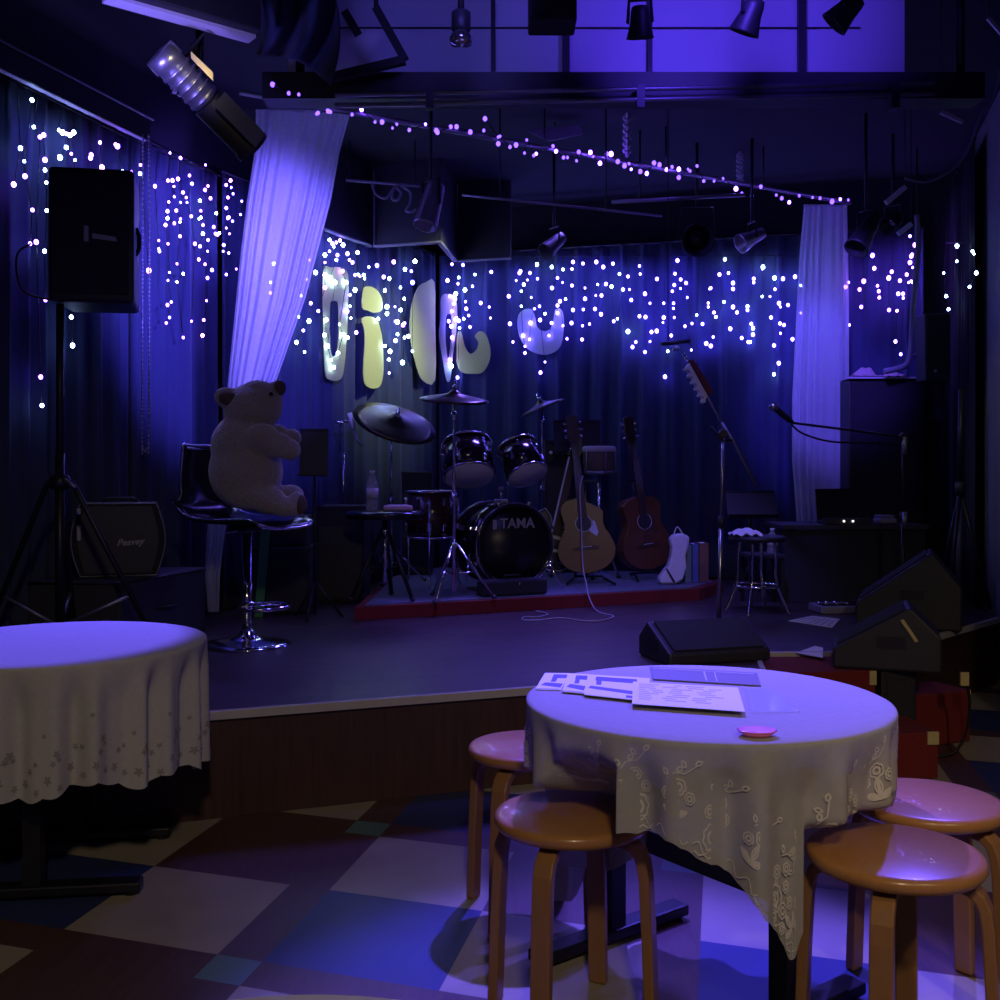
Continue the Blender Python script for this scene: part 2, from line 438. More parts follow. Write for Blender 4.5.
felt('felt_shape', 'grey horseshoe shaped felt cutout on the back curtain', c7((75,260),(95,240),(125,237),(140,265),(150,310),(180,325),(205,310),(218,260),(222,240),(245,237),(256,280),(250,360),(230,400),(190,418),(150,415),(110,395),(80,350),(70,300)), SB, 'felt_pale')
# ------------------------------------------------------------------ string lights
def bulb_mesh(mm):
    m = MB(); m.ell((0,0,0), (1,1,1.15), nu=10, nv=8)
    o = m.build('bulb', mm); me = o.data; bpy.data.objects.remove(o); return me
BULB = {k: bulb_mesh(k) for k in ('led_white', 'led_blue', 'led_violet', 'led_pink', 'led_purple')}
def string(label, pts, mapper, colours, ytop, pxr=2.3, cord=True, seed=1, group='fairy light strings'):
    rnd = random.Random(seed)
    w = [(Vector(mapper(x, y)), x, y) for x, y in pts]
    lo = min(w, key=lambda a: a[0].z)[0]
    rt = thing('string_lights', label, 'string lights', tuple(lo), 0, group)
    names = [c for c, k in colours for _ in range(k)]
    for v, x, y in w:
        b = bpy.data.objects.new('bulb', BULB[rnd.choice(names)]); COL.objects.link(b); b.parent = rt
        b.location = v - lo
        r = max(.006, px(pxr, v.y)*rnd.uniform(.46, .90)); b.scale = (r, r, r)
    m = MB()
    if cord:
        cols = []
        for v, x, y in sorted(w, key=lambda a: a[1]):
            if cols and x - cols[-1][0][1] < 9: cols[-1].append((v, x, y))
            else: cols.append([(v, x, y)])
        tops = []
        for c in cols:
            xm = sum(a[1] for a in c)/len(c); t = Vector(mapper(xm, ytop(xm) if callable(ytop) else ytop)); tops.append(t)
            m.tube([t] + [a[0] for a in sorted(c, key=lambda a: a[2])], .0025, 4)
        if len(tops) > 1: m.tube(tops, .0035, 5)
    else:
        m.tube([a[0] for a in sorted(w, key=lambda a: a[1])], .003, 5)
    m.build('cord', 'cable_black', rt, w=True)
    return rt
def q(ox, oy, l): return [(ox+l[i]/4, oy+l[i+1]/4) for i in range(0, len(l), 2)]
win = q(0,0,[128,400,135,508,175,540,160,548,235,520,250,530,265,535,295,530,280,540,265,590,240,630,300,640,285,615,365,620,362,632,400,570,470,585,462,578,82,593,180,640,180,680,408,670,185,730,97,645,100,705,55,738,130,840,187,842,145,968,120,975,490,687,525,690,560,695,562,660,555,968]) + q(0,250,[178,5,182,200,285,268,290,382,163,508,168,622,548,172,595,82])
lw = q(0,0,[680,612,722,632,822,660,758,702,620,745,672,722,690,722,712,716,696,746,768,735,832,744,820,760,732,770,745,790,697,787,722,810,748,810,675,808,705,842,670,845,670,873,662,900,697,893,722,875,720,888,765,865,800,803,803,843,803,870,812,900,812,935,797,875,842,793,865,853,855,908,870,938,862,935,878,932,832,960,720,945,635,962,672,975,780,975,800,985,905,740,922,722,925,750,932,775,912,790,905,832,915,870,910,872,930,885,905,912,918,935,962,858,967,805,975,752,635,995,895,980]) + q(0,250,[638,5,795,38,820,57,708,55,678,90,672,122,708,128,733,95,848,80,830,112,905,98,945,76,670,220,685,208,678,270,665,292,766,285,826,203,815,280,810,342,830,5,893,5,915,12,733,350])
lw = [(x, y) for x, y in lw if x < 243]
cl = q(250,250,[95,55,82,130,82,172,238,40,262,90,228,118,205,183,243,213,273,244,193,267,236,284,213,322,186,369,218,408,300,50,300,20,318,-40,330,-25,345,-30,360,-38,372,-20,335,-12,318,5,390,15,345,40,350,20,410,50,398,40,430,10,300,100,300,150,320,110,340,130,370,85,385,130,420,100,432,98,440,105,455,100,458,115,508,62,475,68,575,48,535,108,557,114,540,162,617,195,602,150,580,227,548,227,602,240,548,255,513,275,590,288,582,286,618,293,612,300,620,78,645,85,660,45,675,32,713,57,650,130,683,125,400,180,400,225,388,245,403,272,425,330,358,298,372,340,390,350,305,280,298,340,310,385,352,412,335,470,325,440,540,384,560,405,555,438,557,492,610,450,590,337,582,363,618,350,633,345,708,308,650,405,420,160])
bl = q(250,250,[775,55,808,57,852,60,900,98,978,62,965,88,995,100,790,122,835,110,757,130,775,140,832,135,860,160,890,145,823,175,775,170,752,170,820,195,745,225,735,240,740,265,862,207,923,212,957,228,865,235,875,262,808,245,962,272,825,272,835,283,820,278,880,308,855,275,805,305,977,335,765,330,838,312,808,350,830,510,800,440,805,465,797,455,795,285,995,150,992,175,995,135,800,185,785,200,815,215,770,215])
br = q(500,250,[15,98,5,92,0,130,82,85,78,92,120,92,65,122,148,58,95,138,110,120,150,115,18,170,35,185,85,165,125,190,18,238,85,225,40,295,12,358,52,368,122,292,92,343,118,357,100,412,100,385,160,280,180,255,158,225,138,235,196,342,206,292,180,448,162,490,207,68,230,112,250,130,208,152,292,48,332,54,252,78,288,76,288,142,340,152,340,195,262,197,240,205,230,222,230,252,292,240,333,238,252,303,286,292,330,303,358,296,268,355,328,358,413,68,452,55,385,48,391,138,424,136,446,146,383,182,406,182,380,236,404,257,455,285,470,275,512,106,478,96,492,158,518,158,525,200,508,228,512,326,
 558,64,561,96,628,116,580,175,600,213,558,265,582,268,627,324,606,328,543,368,530,388,600,366,580,408,710,42,700,95,723,118,744,132,697,140,689,165,722,154,749,190,655,213,694,213,694,234,655,270,697,270,652,290,685,342,740,305,768,294,787,260,810,296,765,400,671,405,660,507,900,38,878,98,914,92,932,132,932,156,843,152,838,156,833,212,833,228,896,208,932,228,948,250,990,240,990,226,856,250,864,268,921,315,967,352,853,348,825,374,843,384,993,368]) \
 + q(750,250,[52,68,50,76,15,115,15,130,98,112,132,115,180,107,100,157,48,186,80,186,116,213,152,220,122,228,84,270,5,295,12,313,120,294,136,300,122,333,12,338,0,368,170,357,96,382,115,453,96,497,203,142,203,252])
nook = q(750,250,[490,22,497,73,645,25,648,18,640,50,650,70,627,98,635,130,652,132,645,125,567,87,555,112,600,123,455,125,438,158,510,143,515,165,517,190,593,175,612,175,613,192,445,228,556,240,588,243,582,366,603,417,383,148,393,130,397,300]) + q(750,0,[640,945,665,985,660,980])
rw = q(750,250,[890,5,827,45,775,92,905,92,878,147,785,185,794,237]) + [(957,246), (974,254)]
rail = q(250,0,[90,338,155,373,195,378,272,452,266,456,322,448,312,444,408,458,446,438,500,488,528,488,587,497,570,512,637,520,702,497,750,530,745,522,803,507,826,507,881,528,935,522,993,548,993,575,940,475]) + \
 q(500,0,[0,545,40,588,64,580,98,612,145,615,135,622,107,560,212,585,224,605,254,630,270,630,315,608,306,643,361,610,373,626,400,653,428,616,444,616,471,646,498,663,516,655,525,677,561,686,587,694,616,652,638,659,666,678,688,668,715,677,715,710,752,677,760,684,788,664,815,724,856,724,892,714,944,755,967,774]) + \
 q(750,0,[43,747,8,783,105,780,127,793,157,809,197,783,250,790,280,793,328,806,361,797,393,800])
wl2 = [('led_white', 4), ('led_blue', 3), ('led_violet', 2), ('led_pink', 1)]
string('string of bright fairy lights around the loudspeaker and window curtain', win, lambda x, y: hit(x, y, B_, C_, .10), [('led_white', 5), ('led_violet', 3), ('led_pink', 1)], lambda x: 74+x*.5, 2.7, seed=1)
string('fairy lights between the beaded chain and the sheer white drape', lw, lambda x, y: hit(x, y, B_, C_, .10) if x < 196 else hit(x, y, C_, K_, .10), [('led_blue', 3), ('led_violet', 4), ('led_white', 1), ('led_pink', 1)], lambda x: 148+(x-150)*.4, 1.9, seed=2)
string('dense white fairy lights around the yellow felt shapes in the corner', [p for p in cl if p[0] < 418], lambda x, y: hit(x, y, C_, K_, .105), [('led_white', 6), ('led_blue', 3), ('led_pink', 1)], 225, 2.3, seed=3)
string('fairy lights over the pointed loop and hook felt shapes', [p for p in bl if 447 < p[0] < 494], lambda x, y: hit(x, y, K_, R_, .105), [('led_white', 3), ('led_blue', 4), ('led_pink', 1)], 255, 2.2, seed=4)
string('hanging fairy lights around the grey horseshoe felt shape', [p for p in br if 506 < p[0] < 626], lambda x, y: hit(x, y, K_, R_, .105), [('led_blue', 6), ('led_white', 2)], 256, 2.0, seed=5)
string('hanging fairy lights on the back curtain above the tilted microphone boom', [p for p in br if p[0] >= 628], lambda x, y: hit(x, y, K_, R_, .075), [('led_blue', 7), ('led_white', 1)], 256, 2.1, seed=6)
string('fairy lights in the nook above the tall black cabinet', nook, lambda x, y: hit(x, y, K_, R_, .16), [('led_violet', 3), ('led_pink', 2), ('led_blue', 2)], 236, 2.3, seed=7)
string('few bluish fairy lights on the black drape above the small loudspeaker', rw, lambda x, y: hit(x, y, WR0, WR1, .16), [('led_white', 1)], 243, 2.1, seed=8)
RL0, RL1 = P(352, 113, 5.75), P(850, 203, 7.7)
RL0.z = RL1.z = 3.168
r0, r1 = RL0.xy, RL1.xy
string('three purple fairy lights in front of the dark beam end', [p for p in rail if p[1] < 100], lambda x, y: P(x, y, 4.10), [('led_purple', 1)], 0, 2.8, cord=False, seed=11)
string('purple fairy lights wound along the long diagonal ceiling rail', [p for p in rail if p[1] > 100], lambda x, y: hit(x, y, r0, r1, .05), [('led_purple', 4), ('led_violet', 1)], 0, 2.6, cord=False, seed=9)
rt = thing('curtain_rail', 'long diagonal ceiling rail carrying the white drapes', 'curtain rail', tuple(RL0))
m = MB(); m.tube([RL0+(RL0-RL1)*.16, RL1], .014, 10); m.build('rail', 'dull_steel', rt, w=True)
for t in (.32, .56, .78):
    pp = RL0.lerp(RL1, t); m = MB(); m.tube([pp+Vector((0,0,.016)), (pp.x, pp.y, 3.448)], .006, 6); m.build('hanger_rod', 'black_metal', rt, w=True)

# sheer drapes
def drape(label, rows, Df, seed, nu=110, nv=60, pleats=11, amp=.022):
    rnd = random.Random(seed); ph = rnd.random()*6
    ys = [r[0] for r in rows]
    def at(y):
        for a, b in zip(rows[:-1], rows[1:]):
            if a[0] <= y <= b[0]:
                t = (y-a[0])/(b[0]-a[0]); return a[1]+(b[1]-a[1])*t, a[2]+(b[2]-a[2])*t
        return rows[-1][1:]
    def fn(i, j):
        y = ys[0] + (ys[-1]-ys[0])*j/(nv-1); l, r = at(y); u = i/(nu-1); t = j/(nv-1)
        ww = u*pleats*2*PI + 2.2*math.sin(u*5+ph) + math.sin(u*13) + .4*math.sin(t*4+u*7)
        D = Df(l+(r-l)*u, y) + amp*(.55+.45*math.sin(u*9+ph))*math.sin(ww) + amp*.5*math.sin(ww*.43+ph)
        return P(l+(r-l)*u, y, D)
    base = P(sum(rows[-1][1:])/2, ys[-1], Df(sum(rows[-1][1:])/2, ys[-1]))
    rt = thing('drape_curtain', label, 'drape', tuple(base), 0, 'sheer white drapes')
    m = MB(); m.grid(fn, nu, nv); m.build('cloth', 'sheer_white', rt, w=True)
    m = MB(); m.tube([fn(0, 0), fn(nu//2, 0), fn(nu-1, 0)], .008, 6); m.build('hem_band', 'sheer_white', rt, w=True)
    return rt
def dL(x, y):
    t = min(1, max(0, (y-110)/300)); return (5.55+(x-257)*.0030)*(1-t) + 5.80*t
drape('sheer white drape gathered aside behind the seated plush animal', [(111,256,351),(150,255,340),(200,247,331),(250,241,318),(300,236,305),(350,231,287),(390,227,273),(450,221,258),(490,213,240),(530,207,225),(575,205,220),(612,208,219)], dL, 1)
drape('sheer white drape hanging straight beside the tall black cabinet', [(205.5,804,847),(250,800,848),(300,797,849),(400,792,849),(460,792,849),(525,797,846),(560,799,846),(592,801,846)], lambda x, y: 7.64+(x-804)*.0020, 2, pleats=8, amp=.018)

# ------------------------------------------------------------------ overhead truss and lamps
rt = thing('hanging_truss', 'long black lighting beam with two pipes across the stage front', 'truss', (0, 4.2, 2.66))
a, b = P(262, 105, 4.2), P(985, 88, 4.2)
m = MB(); m.box(((a.x+b.x)/2, 4.26, 2.755), (b.x-a.x, .12, .105)); m.build('beam', 'black', rt, w=True)
for yy, dz in ((95, 0), (105.5, 1)):
    m = MB(); m.tube([P(335, yy, 4.14), P(935, yy-12, 4.14)], .009, 10); m.build('pipe', 'dull_steel', rt, w=True)
for xx in (430, 640, 893):
    m = MB(); c = P(xx, 98, 4.16); m.box((c.x, 4.155, c.z), (.03, .05, .09)); m.build('clamp', 'black_metal', rt, w=True)
for xx in (300, 960):
    m = MB(); c = P(xx, 80, 4.26); m.tube([(c.x, 4.26, 2.80), (c.x, 4.26, 3.448)], .02, 8); m.build('hanger', 'black_metal', rt, w=True)

def spot(label, bx, by, D, axis, L, r, mm='black', group=None, lens='glass_lamp', ribs=0, barn=False, top=None, bell=1.25, cat='spotlight'):
    """can spotlight: axis points where it shines; pixel = middle of the can"""
    c = P(bx, by, D); ax = Vector(axis).normalized()
    rt = thing('spotlight', label, cat, tuple(c), 0, group)
    M = align(c, ax)
    m = MB(); m.lathe([(r*.45, -L/2), (r*.8, -L*.46), (r*.92, -L*.3), (r, 0), (r*bell*.97, L*.44), (r*bell, L/2), (r*bell*.9, L/2), (r*.8, L*.1)], 24, M); m.build('can', mm, rt, w=True)
    m = MB(); m.lathe([(r*.78, L*.12), (r*.5, L*.17), (0.0001, L*.2)], 20, M); m.build('lens', lens, rt, w=True)
    for k in range(ribs):
        z = -L*.36+k*L*.72/max(1, ribs-1)
        m = MB(); m.lathe([(r*1.0, z-.006), (r*1.14, z-.004), (r*1.14, z+.004), (r*1.0, z+.006)], 24, M); m.build('cooling_rib', mm, rt, w=True)
    sd = ax.cross(Vector((0,0,1)))
    sd = sd.normalized() if sd.length > .1 else Vector((1,0,0))
    zt = c + Vector((0, 0, r*1.9+L*.1))
    m = MB(); m.tube([c+sd*r*1.1, c+sd*r*1.22, zt+sd*r*1.1, zt-sd*r*1.1, c-sd*r*1.22, c-sd*r*1.1], .007, 6, smooth=False); m.build('yoke', 'black_metal', rt, w=True)
    zz = top if top else 3.448
    m = MB(); m.tube([zt, (zt.x, zt.y, zz)], .010, 8); m.build('stem', 'black_metal', rt, w=True)
    if barn:
        for s in (1, -1):
            e = c+ax*L*.5; u = sd*s*r*1.1; v = ax.cross(sd)*r*.9
            m = MB(); m.slab([e+u+v, e+u-v, e+u*1.8-v*1.2+ax*.12, e+u*1.8+v*1.2+ax*.12], sd*.004); m.build('barn_door', 'black', rt, w=True)
    return rt
GS = 'black ceiling spotlights'
spot('black can spotlight hanging straight down before the blue lit panel', 640, 22, 3.75, (.05, .3, -1), .11, .035, group=GS, bell=1.4)
spot('black can spotlight tilted sideways just before the lit panel middle', 750, 16, 3.75, (-.35, .35, -1), .12, .040, group=GS, bell=1.4)
spot('smallest tilted black spotlight at the end of the spotlight row', 846, 11, 3.75, (-.75, .3, -.8), .12, .040, group=GS, bell=1.35)
# reflector bulb in a holder
c = P(461, 30, 3.75); rt = thing('ceiling_lamp', 'reflector bulb in a black holder above the dark beam', 'lamp', tuple(c))
m = MB(); m.tube([c+Vector((0,0,.05)), (c.x, c.y, 3.448)], .012, 8); m.build('stem', 'black_metal', rt, w=True)
m = MB(); m.lathe([(.02, .07), (.034, .06), (.034, .0), (.03, -.005)], 20, Matrix.Translation(c)); m.build('holder', 'black', rt, w=True)
m = MB(); m.lathe([(.028, -.004), (.042, -.03), (.038, -.05), (.0001, -.058)], 20, Matrix.Translation(c)); m.build('bulb', 'glass_lamp', rt, w=True)
# big zoom spot at the upper left
K7 = .70
c = P(186, 80, 3.55); ax = (P(256, 150, 3.72)-P(165, 58, 3.5)).normalized()
rt = thing('spotlight', 'large silver ribbed stage spotlight with long black barrel', 'spotlight', tuple(c))
M = align(c, ax) @ Matrix.Diagonal((K7*.96, K7*.96, K7, 1))
m = MB(); m.lathe([(.045, -.17), (.085, -.165), (.088, -.10), (.078, -.095), (.078, .12), (.07, .13)], 28, M); m.build('housing', 'silver_fixture', rt, w=True)
for k in range(5):
    z = -.06+k*.042; m = MB(); m.lathe([(.078, z-.008), (.085, z-.006), (.085, z+.006), (.078, z+.008)], 28, M); m.build('cooling_rib', 'silver_fixture', rt, w=True)
m = MB(); m.lathe([(.06, .13), (.088, .14), (.088, .40), (.096, .405), (.096, .44), (.085, .44), (.07, .42)], 28, M); m.build('barrel', 'black', rt, w=True)
m = MB(); m.lathe([(.075, .40), (.04, .415), (.0001, .42)], 24, M); m.build('lens', 'glass_lamp', rt, w=True)
e = M @ Vector((-.10, 0, .15)); f = M @ Vector((-.10, 0, .42)); n = (M.to_3x3() @ Vector((0, 1, 0)))*.05
m = MB(); m.slab([e-n, e+n, f+n, f-n], M.to_3x3() @ Vector((-.006, 0, 0))); m.build('slide_plate', 'silver_fixture', rt, w=True)
u = M.to_3x3() @ Vector((0, 1, 0)); zt = c+Vector((.02, .02, .12))
m = MB(); m.tube([c+u*.09, c+u*.11, zt+u*.10, zt-u*.10, c-u*.11, c-u*.09], .009, 6); m.build('yoke', 'black_metal', rt, w=True)
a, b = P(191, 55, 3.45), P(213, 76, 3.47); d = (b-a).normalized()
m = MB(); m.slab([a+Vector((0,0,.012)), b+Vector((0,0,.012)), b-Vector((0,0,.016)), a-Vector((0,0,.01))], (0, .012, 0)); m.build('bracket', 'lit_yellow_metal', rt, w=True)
m = MB(); m.tube([zt, (zt.x-.02, zt.y+.14, zt.z-.02), (zt.x-.02, zt.y+.14, 3.448)], .014, 8); m.build('stem', 'black_metal', rt, w=True)
# dark panel hanging at top left with a lit under edge
a, b = P(101, 4, 3.42), P(247, 42, 3.74)
d = (b-a).normalized(); n = Vector((d.y, -d.x, 0)).normalized()
if n.y > 0: n = -n
rt = thing('hanging_cabinet', 'black hanging cabinet with a lit underside above the ribbed spotlight', 'cabinet', (a.x, a.y, 2.74))
def flat(p, z): return Vector((p.x, p.y, z))
m = MB(); m.slab([flat(a, 2.745), flat(b, 2.745), flat(b, 3.2), flat(a, 3.2)], n*.11); m.build('body', 'black', rt, w=True, bev=.006)
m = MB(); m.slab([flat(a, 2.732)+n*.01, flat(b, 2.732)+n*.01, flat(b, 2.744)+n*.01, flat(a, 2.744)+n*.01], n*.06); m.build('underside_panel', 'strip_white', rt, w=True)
for t in (.1, .9):
    pp = flat(a.lerp(b, t), 3.2)+n*.05; m = MB(); m.tube([pp, flat(pp, 3.448)], .008, 6); m.build('hanger_rod', 'black_metal', rt, w=True)
# dark draped cloth and leaning frame pieces beneath the ceiling
def fn(i, j):
    u = i/39; v = j/19
    x = 255+u*75+10*math.sin(v*3); y = -18+v*100-(1-u)*8*v+6*math.sin(u*5+v*2)-(1-u)*25*v
    return P(x, y, 3.95+.06*math.sin(u*14+v*4))
rt = thing('hanging_cloth', 'dark folded cloth hanging under the ceiling beside the cabinet', 'cloth', tuple(P(290, 70, 3.95)))
m = MB(); m.grid(fn, 40, 20); m.build('folds', 'curtain_navy', rt, w=True, solid=.004)
rt = thing('hanging_rack', 'black leaning rack bars hung before the dim panel end', 'rack', tuple(P(400, 62, 4.0)))
for (x0, y0, x1, y1) in ((376, 8, 405, 60), (405, 60, 330, 78), (345, 12, 358, 34)):
    m = MB(); m.tube([P(x0, y0, 4.1), P(x1, y1, 4.1)], .022, 4, smooth=False); m.build('bar', 'black', rt, w=True)
m = MB(); m.tube([P(376, 8, 4.1), (P(376, 8, 4.1).x, 4.1, 3.448)], .01, 6); m.build('hanger_rod', 'black_metal', rt, w=True)
# dark box standing in for a soft shadow on the lit panel
c = P(552, 12, 3.8); rt = thing('hanging_box', 'dark hanging box in place of a soft shadow on the blue lit panel', 'speaker', tuple(c))
m = MB(); m.box(c+Vector((0,0,.02)), (.17, .14, .16)); m.build('cabinet', 'black', rt, w=True, bev=.01)
m = MB(); m.box(c+Vector((0,-.073,.02)), (.14, .006, .13)); m.build('grille', 'black_fabric', rt, w=True)
m = MB(); m.tube([c+Vector((0,0,.1)), (c.x, c.y, 3.448)], .012, 6); m.build('bracket', 'black_metal', rt, w=True)

# second pole crossing behind the rail
rt = thing('hanging_pipe', 'thin steel pipe hanging below the diagonal rail', 'pipe', tuple(P(470, 196, 6.2)))
m = MB(); m.tube([P(462, 195, 6.2), P(662, 216, 6.5)], .008, 8); m.build('pipe', 'steel', rt, w=True)
for xx, yy in ((500, 199), (606, 210)):
    v = P(xx, yy, 6.2+.3*(xx-462)/200); m = MB(); m.tube([v, (v.x, v.y, 3.448)], .005, 6); m.build('hanger_rod', 'black_metal', rt, w=True)
rt = thing('hanging_pipe', 'short grey pipe behind the rail near the round black spotlight', 'pipe', tuple(P(620, 202, 6.9)))
m = MB(); m.tube([P(612, 202, 6.9), P(745, 195, 7.0)], .013, 8); m.build('pipe', 'dull_steel', rt, w=True)
v = P(640, 200, 6.92); m = MB(); m.tube([v, (v.x, v.y, 3.448)], .006, 6); m.build('hanger_rod', 'black_metal', rt, w=True)
for lab, xx, y0, y1, D in (('pale hanging chain over the middle of the purple rail lights', 628, 112, 156, 6.6), ('longer pale hanging chain above the end of the purple rail lights', 741, 112, 184, 7.4)):
    t = P(xx+(1 if xx > 700 else 0), y0, D); b = P(xx-1, y1, D)
    rt = thing('hanging_chain', lab, 'chain', tuple(b), 0, 'ceiling chains')
    m = MB(); n = 13
    for k in range(n):
        z0 = b.z+(3.448-b.z)*k/n; z1 = b.z+(3.448-b.z)*(k+1.25)/n; w = .019
        dx = Vector((w, 0, 0)) if k % 2 else Vector((0, w, 0))
        cc = Vector((b.x, b.y, 0))
        pts = [cc+dx*math.cos(a)+Vector((0,0,(z0+z1)/2+(z1-z0)/2*math.sin(a))) for a in [2*PI*i/12 for i in range(12)]]
        m.tube(pts, .010, 5, closed=True)
    m.build('links', 'chain_white', rt, w=True)
# folded paper flag lying on the crossing pipe
rt = thing('hanging_sign', 'small pale board hanging behind the purple rail lights', 'board', tuple(P(555, 134, 6.7)))
m = MB(); m.slab([P(526, 130, 6.75), P(580, 125, 6.75), P(583, 134, 6.75), P(548, 141, 6.75)], (0, .01, 0)); m.build('board', 'hose_grey', rt, w=True)
v = P(555, 127, 6.755); m = MB(); m.tube([v, (v.x, v.y, 3.448)], .004, 5); m.build('hanger_rod', 'black_metal', rt, w=True)

# black hanging boxes at stage left back
def boxpx(name, label, cat, corners, depth, mm, extra=None):
    pts = [P(*c) for c in corners]
    n = (pts[1]-pts[0]).cross(pts[3]-pts[0]).normalized()
    if n.y < 0: n = -n
    base = min(pts, key=lambda p: p.z)
    rt = thing(name, label, cat, tuple(base))
    m = MB(); m.slab(pts, n*depth); m.build('body', mm, rt, w=True, bev=.008)
    return rt, pts, n
mat('box_navy', (.030,.030,.042), .6, var=.2)
# pelmet boards over the curtains in the corner
zp = 2.845
h0, h1 = hit(285, 215, *SL, .15), hit(373, 250, *SL, .15)
pv = [h0.xy, h1.xy, P(441, 0, (zp-CH)*F/227).xy, P(457, 0, (zp-CH)*F/208).xy, P(511, 0, (zp-CH)*F/211).xy]
rt = thing('curtain_pelmet', 'dark angular pelmet boards above the yellow felt shapes in the corner', 'pelmet', (pv[2].x, pv[2].y, zp))
for p, q_ in zip(pv[:-1], pv[1:]):
    d, n = seg_norm(p, q_); t = d*.004
    m = MB(); m.prism([(v.x, v.y) for v in (p+t, q_-t, q_-t-n*.03, p+t-n*.03)], zp, 3.448); m.build('board', 'box_navy', rt, w=True)
m = MB(); m.tube([Vector((v.x, v.y, zp+.006))+Vector((0,-.014,0)) for v in pv], .009, 6, smooth=False); m.build('lower_edge_trim', 'hose_grey', rt, w=True)
m = MB(); v = pv[1]; m.tube([(v.x+.01, v.y-.016, zp), (v.x+.01, v.y-.016, 3.40)], .009, 6); m.build('corner_trim', 'hose_grey', rt, w=True)
rt = thing('hanging_cable', 'loops of white cable tangled before the dark pelmet boards', 'cable', tuple(P(380, 190, 7.2)))
m = MB(); D7 = 7.15
def pc(*l): return smooth_path([P(l[a_], l[a_+1], D7) for a_ in range(0, len(l), 2)])
m.tube([P(346, 180, D7), P(420, 186, D7)], .010, 6)
m.tube(pc(372,184, 376,194, 386,198, 394,188, 400,184), .009, 6)
m.tube(pc(394,188, 392,198, 397,200, 401,193, 396,187), .010, 6)
m.tube(pc(401,186, 410,192, 410,203, 406,210, 411,212, 416,209), .009, 6)
m.build('loops', 'hose_grey', rt, w=True)
for x_, y_ in ((350, 180.3), (415, 185.5)):
    v = P(x_, y_, D7); m = MB(); m.tube([v, (v.x, v.y, 3.448)], .005, 5); m.build('hanger_rod', 'black_metal', rt, w=True)
GB = 'spotlights hanging over the back of the stage'
spot('silver lined can spotlight beside the dark hanging cabinet', 431, 205, 5.70, (-.25, -.25, -1), .26, .058, 'silver_fixture', GB, lens='black', bell=1.15)
spot('round black spotlight facing the tables above the back lights', 697, 238, 7.2, (-.1, -1, -.35), .22, .10, 'black', GB, lens='black_gloss', bell=1.12)
spot('pale clip spotlight pointing aside near the round black one', 752, 238, 7.1, (-.85, -.3, -.45), .20, .045, 'silver_fixture', GB, bell=1.5)
spot('small dark spotlight over the grey horseshoe felt shape', 554, 244, 7.4, (-.6, -.4, -.6), .2, .05, 'black', GB, bell=1.3)
spot('long black spotlight aimed down over the straight sheer drape', 866, 232, 6.6, (-.55, -.35, -.8), .30, .055, 'black', GB, lens='black_gloss', bell=1.4, barn=False)
spot('small grey spotlight between the black drape and the barrel spotlight', 893, 222, 7.0, (-.6, -.5, -.5), .16, .05, 'black_metal', GB)
# dim tape strips and cable at the upper right
rt = thing('hanging_cable', 'loose cable drooping under the dark beam end', 'cable', tuple(P(910, 181, 5.0)))
m = MB(); m.tube(smooth_path([P(905, 178, 5.0), P(925, 182, 5.0), P(945, 174, 5.0), P(962, 160, 5.0), P(972, 140, 5.0), P(980, 118, 5.0), P(992, 102, 5.0), P(1003, 60, 5.0), P(1010, -30, 5.0)]), .007, 6); m.build('cable', 'hose_grey', rt, w=True)
for lab, l in (('short pale tape strip hanging under the dark beam end', [(941, 112), (963, 122)]), ('pale ribbed strap at the picture corner above the beam', [(988, 18), (1004, 36)]), ('pale strap on the long barrel spotlight', [(886, 203), (905, 187)]), ('short pale strap above the nook lights', [(898, 234), (911, 224)])):
    D = 4.6 if l[0][1] < 150 else 6.4
    rt = thing('hanging_strap', lab, 'strap', tuple(P(*l[1], D)), 0, 'pale straps under the ceiling')
    a, b = P(*l[0], D), P(*l[1], D)
    m = MB(); m.tube([a, b], .011 if D < 5 else .02, 4, smooth=False); m.build('strip', 'strip_white', rt, w=True)
    m = MB(); mid = a if a.z > b.z else b; m.tube([mid, (mid.x, mid.y, 3.448)], .003, 4); m.build('wire', 'cable_black', rt, w=True)

# window valance and chain over the left curtain
v0, v1 = hit(-60, 30, B_, C_, .16), hit(150, 139, B_, C_, .16)
d, n = seg_norm(B_, C_); n3 = Vector((n.x, n.y, 0)); d3 = Vector((d.x, d.y, 0))
zb = v1.z-.01
rt = thing('curtain_pelmet', 'long white curtain box edge above the loudspeaker', 'pelmet', (v1.x, v1.y, zb))
a = Vector((v0.x, v0.y, zb)); b = Vector((v1.x, v1.y, zb))
m = MB(); m.slab([a, b, b-n3*.04, a-n3*.04], (0, 0, .012)); m.build('bottom_board', 'strip_white', rt, w=True)
m = MB(); m.slab([a+n3*.002, b+n3*.002, b+n3*.002+Vector((0,0,.10)), a+n3*.002+Vector((0,0,.10))], -n3*.012); m.build('front_board', 'black', rt, w=True)
m = MB(); m.tube([a+n3*.02+Vector((0,0,.105)), b+n3*.02+Vector((0,0,.105))], .006, 6); m.build('upper_trim', 'hose_grey', rt, w=True)
m = MB(); c0 = P(143, 140, 5.35); c1 = P(149, 140, 5.35)
pts = smooth_path([c0+Vector((0,0,.03)), P(142.6, 250, 5.35), P(142, 438, 5.35), P(142.6, 447, 5.35), P(145.2, 451.5, 5.35), P(147.9, 447, 5.35), P(148.7, 438, 5.35), P(149.4, 250, 5.35), c1+Vector((0,0,.03))], 24)
rt = thing('hanging_chain', 'long beaded pull chain loop hanging by the curtain', 'chain', tuple(P(145, 452, 5.35)))
m.tube(pts, .0035, 5); m.build('cord', 'dull_steel', rt, w=True)
m = MB(); L = 0; last = pts[0]
for p in smooth_path(pts, 2):
    if (p-last).length > .017: m.ell(p, (.0062,)*3, nu=6, nv=4); last = p
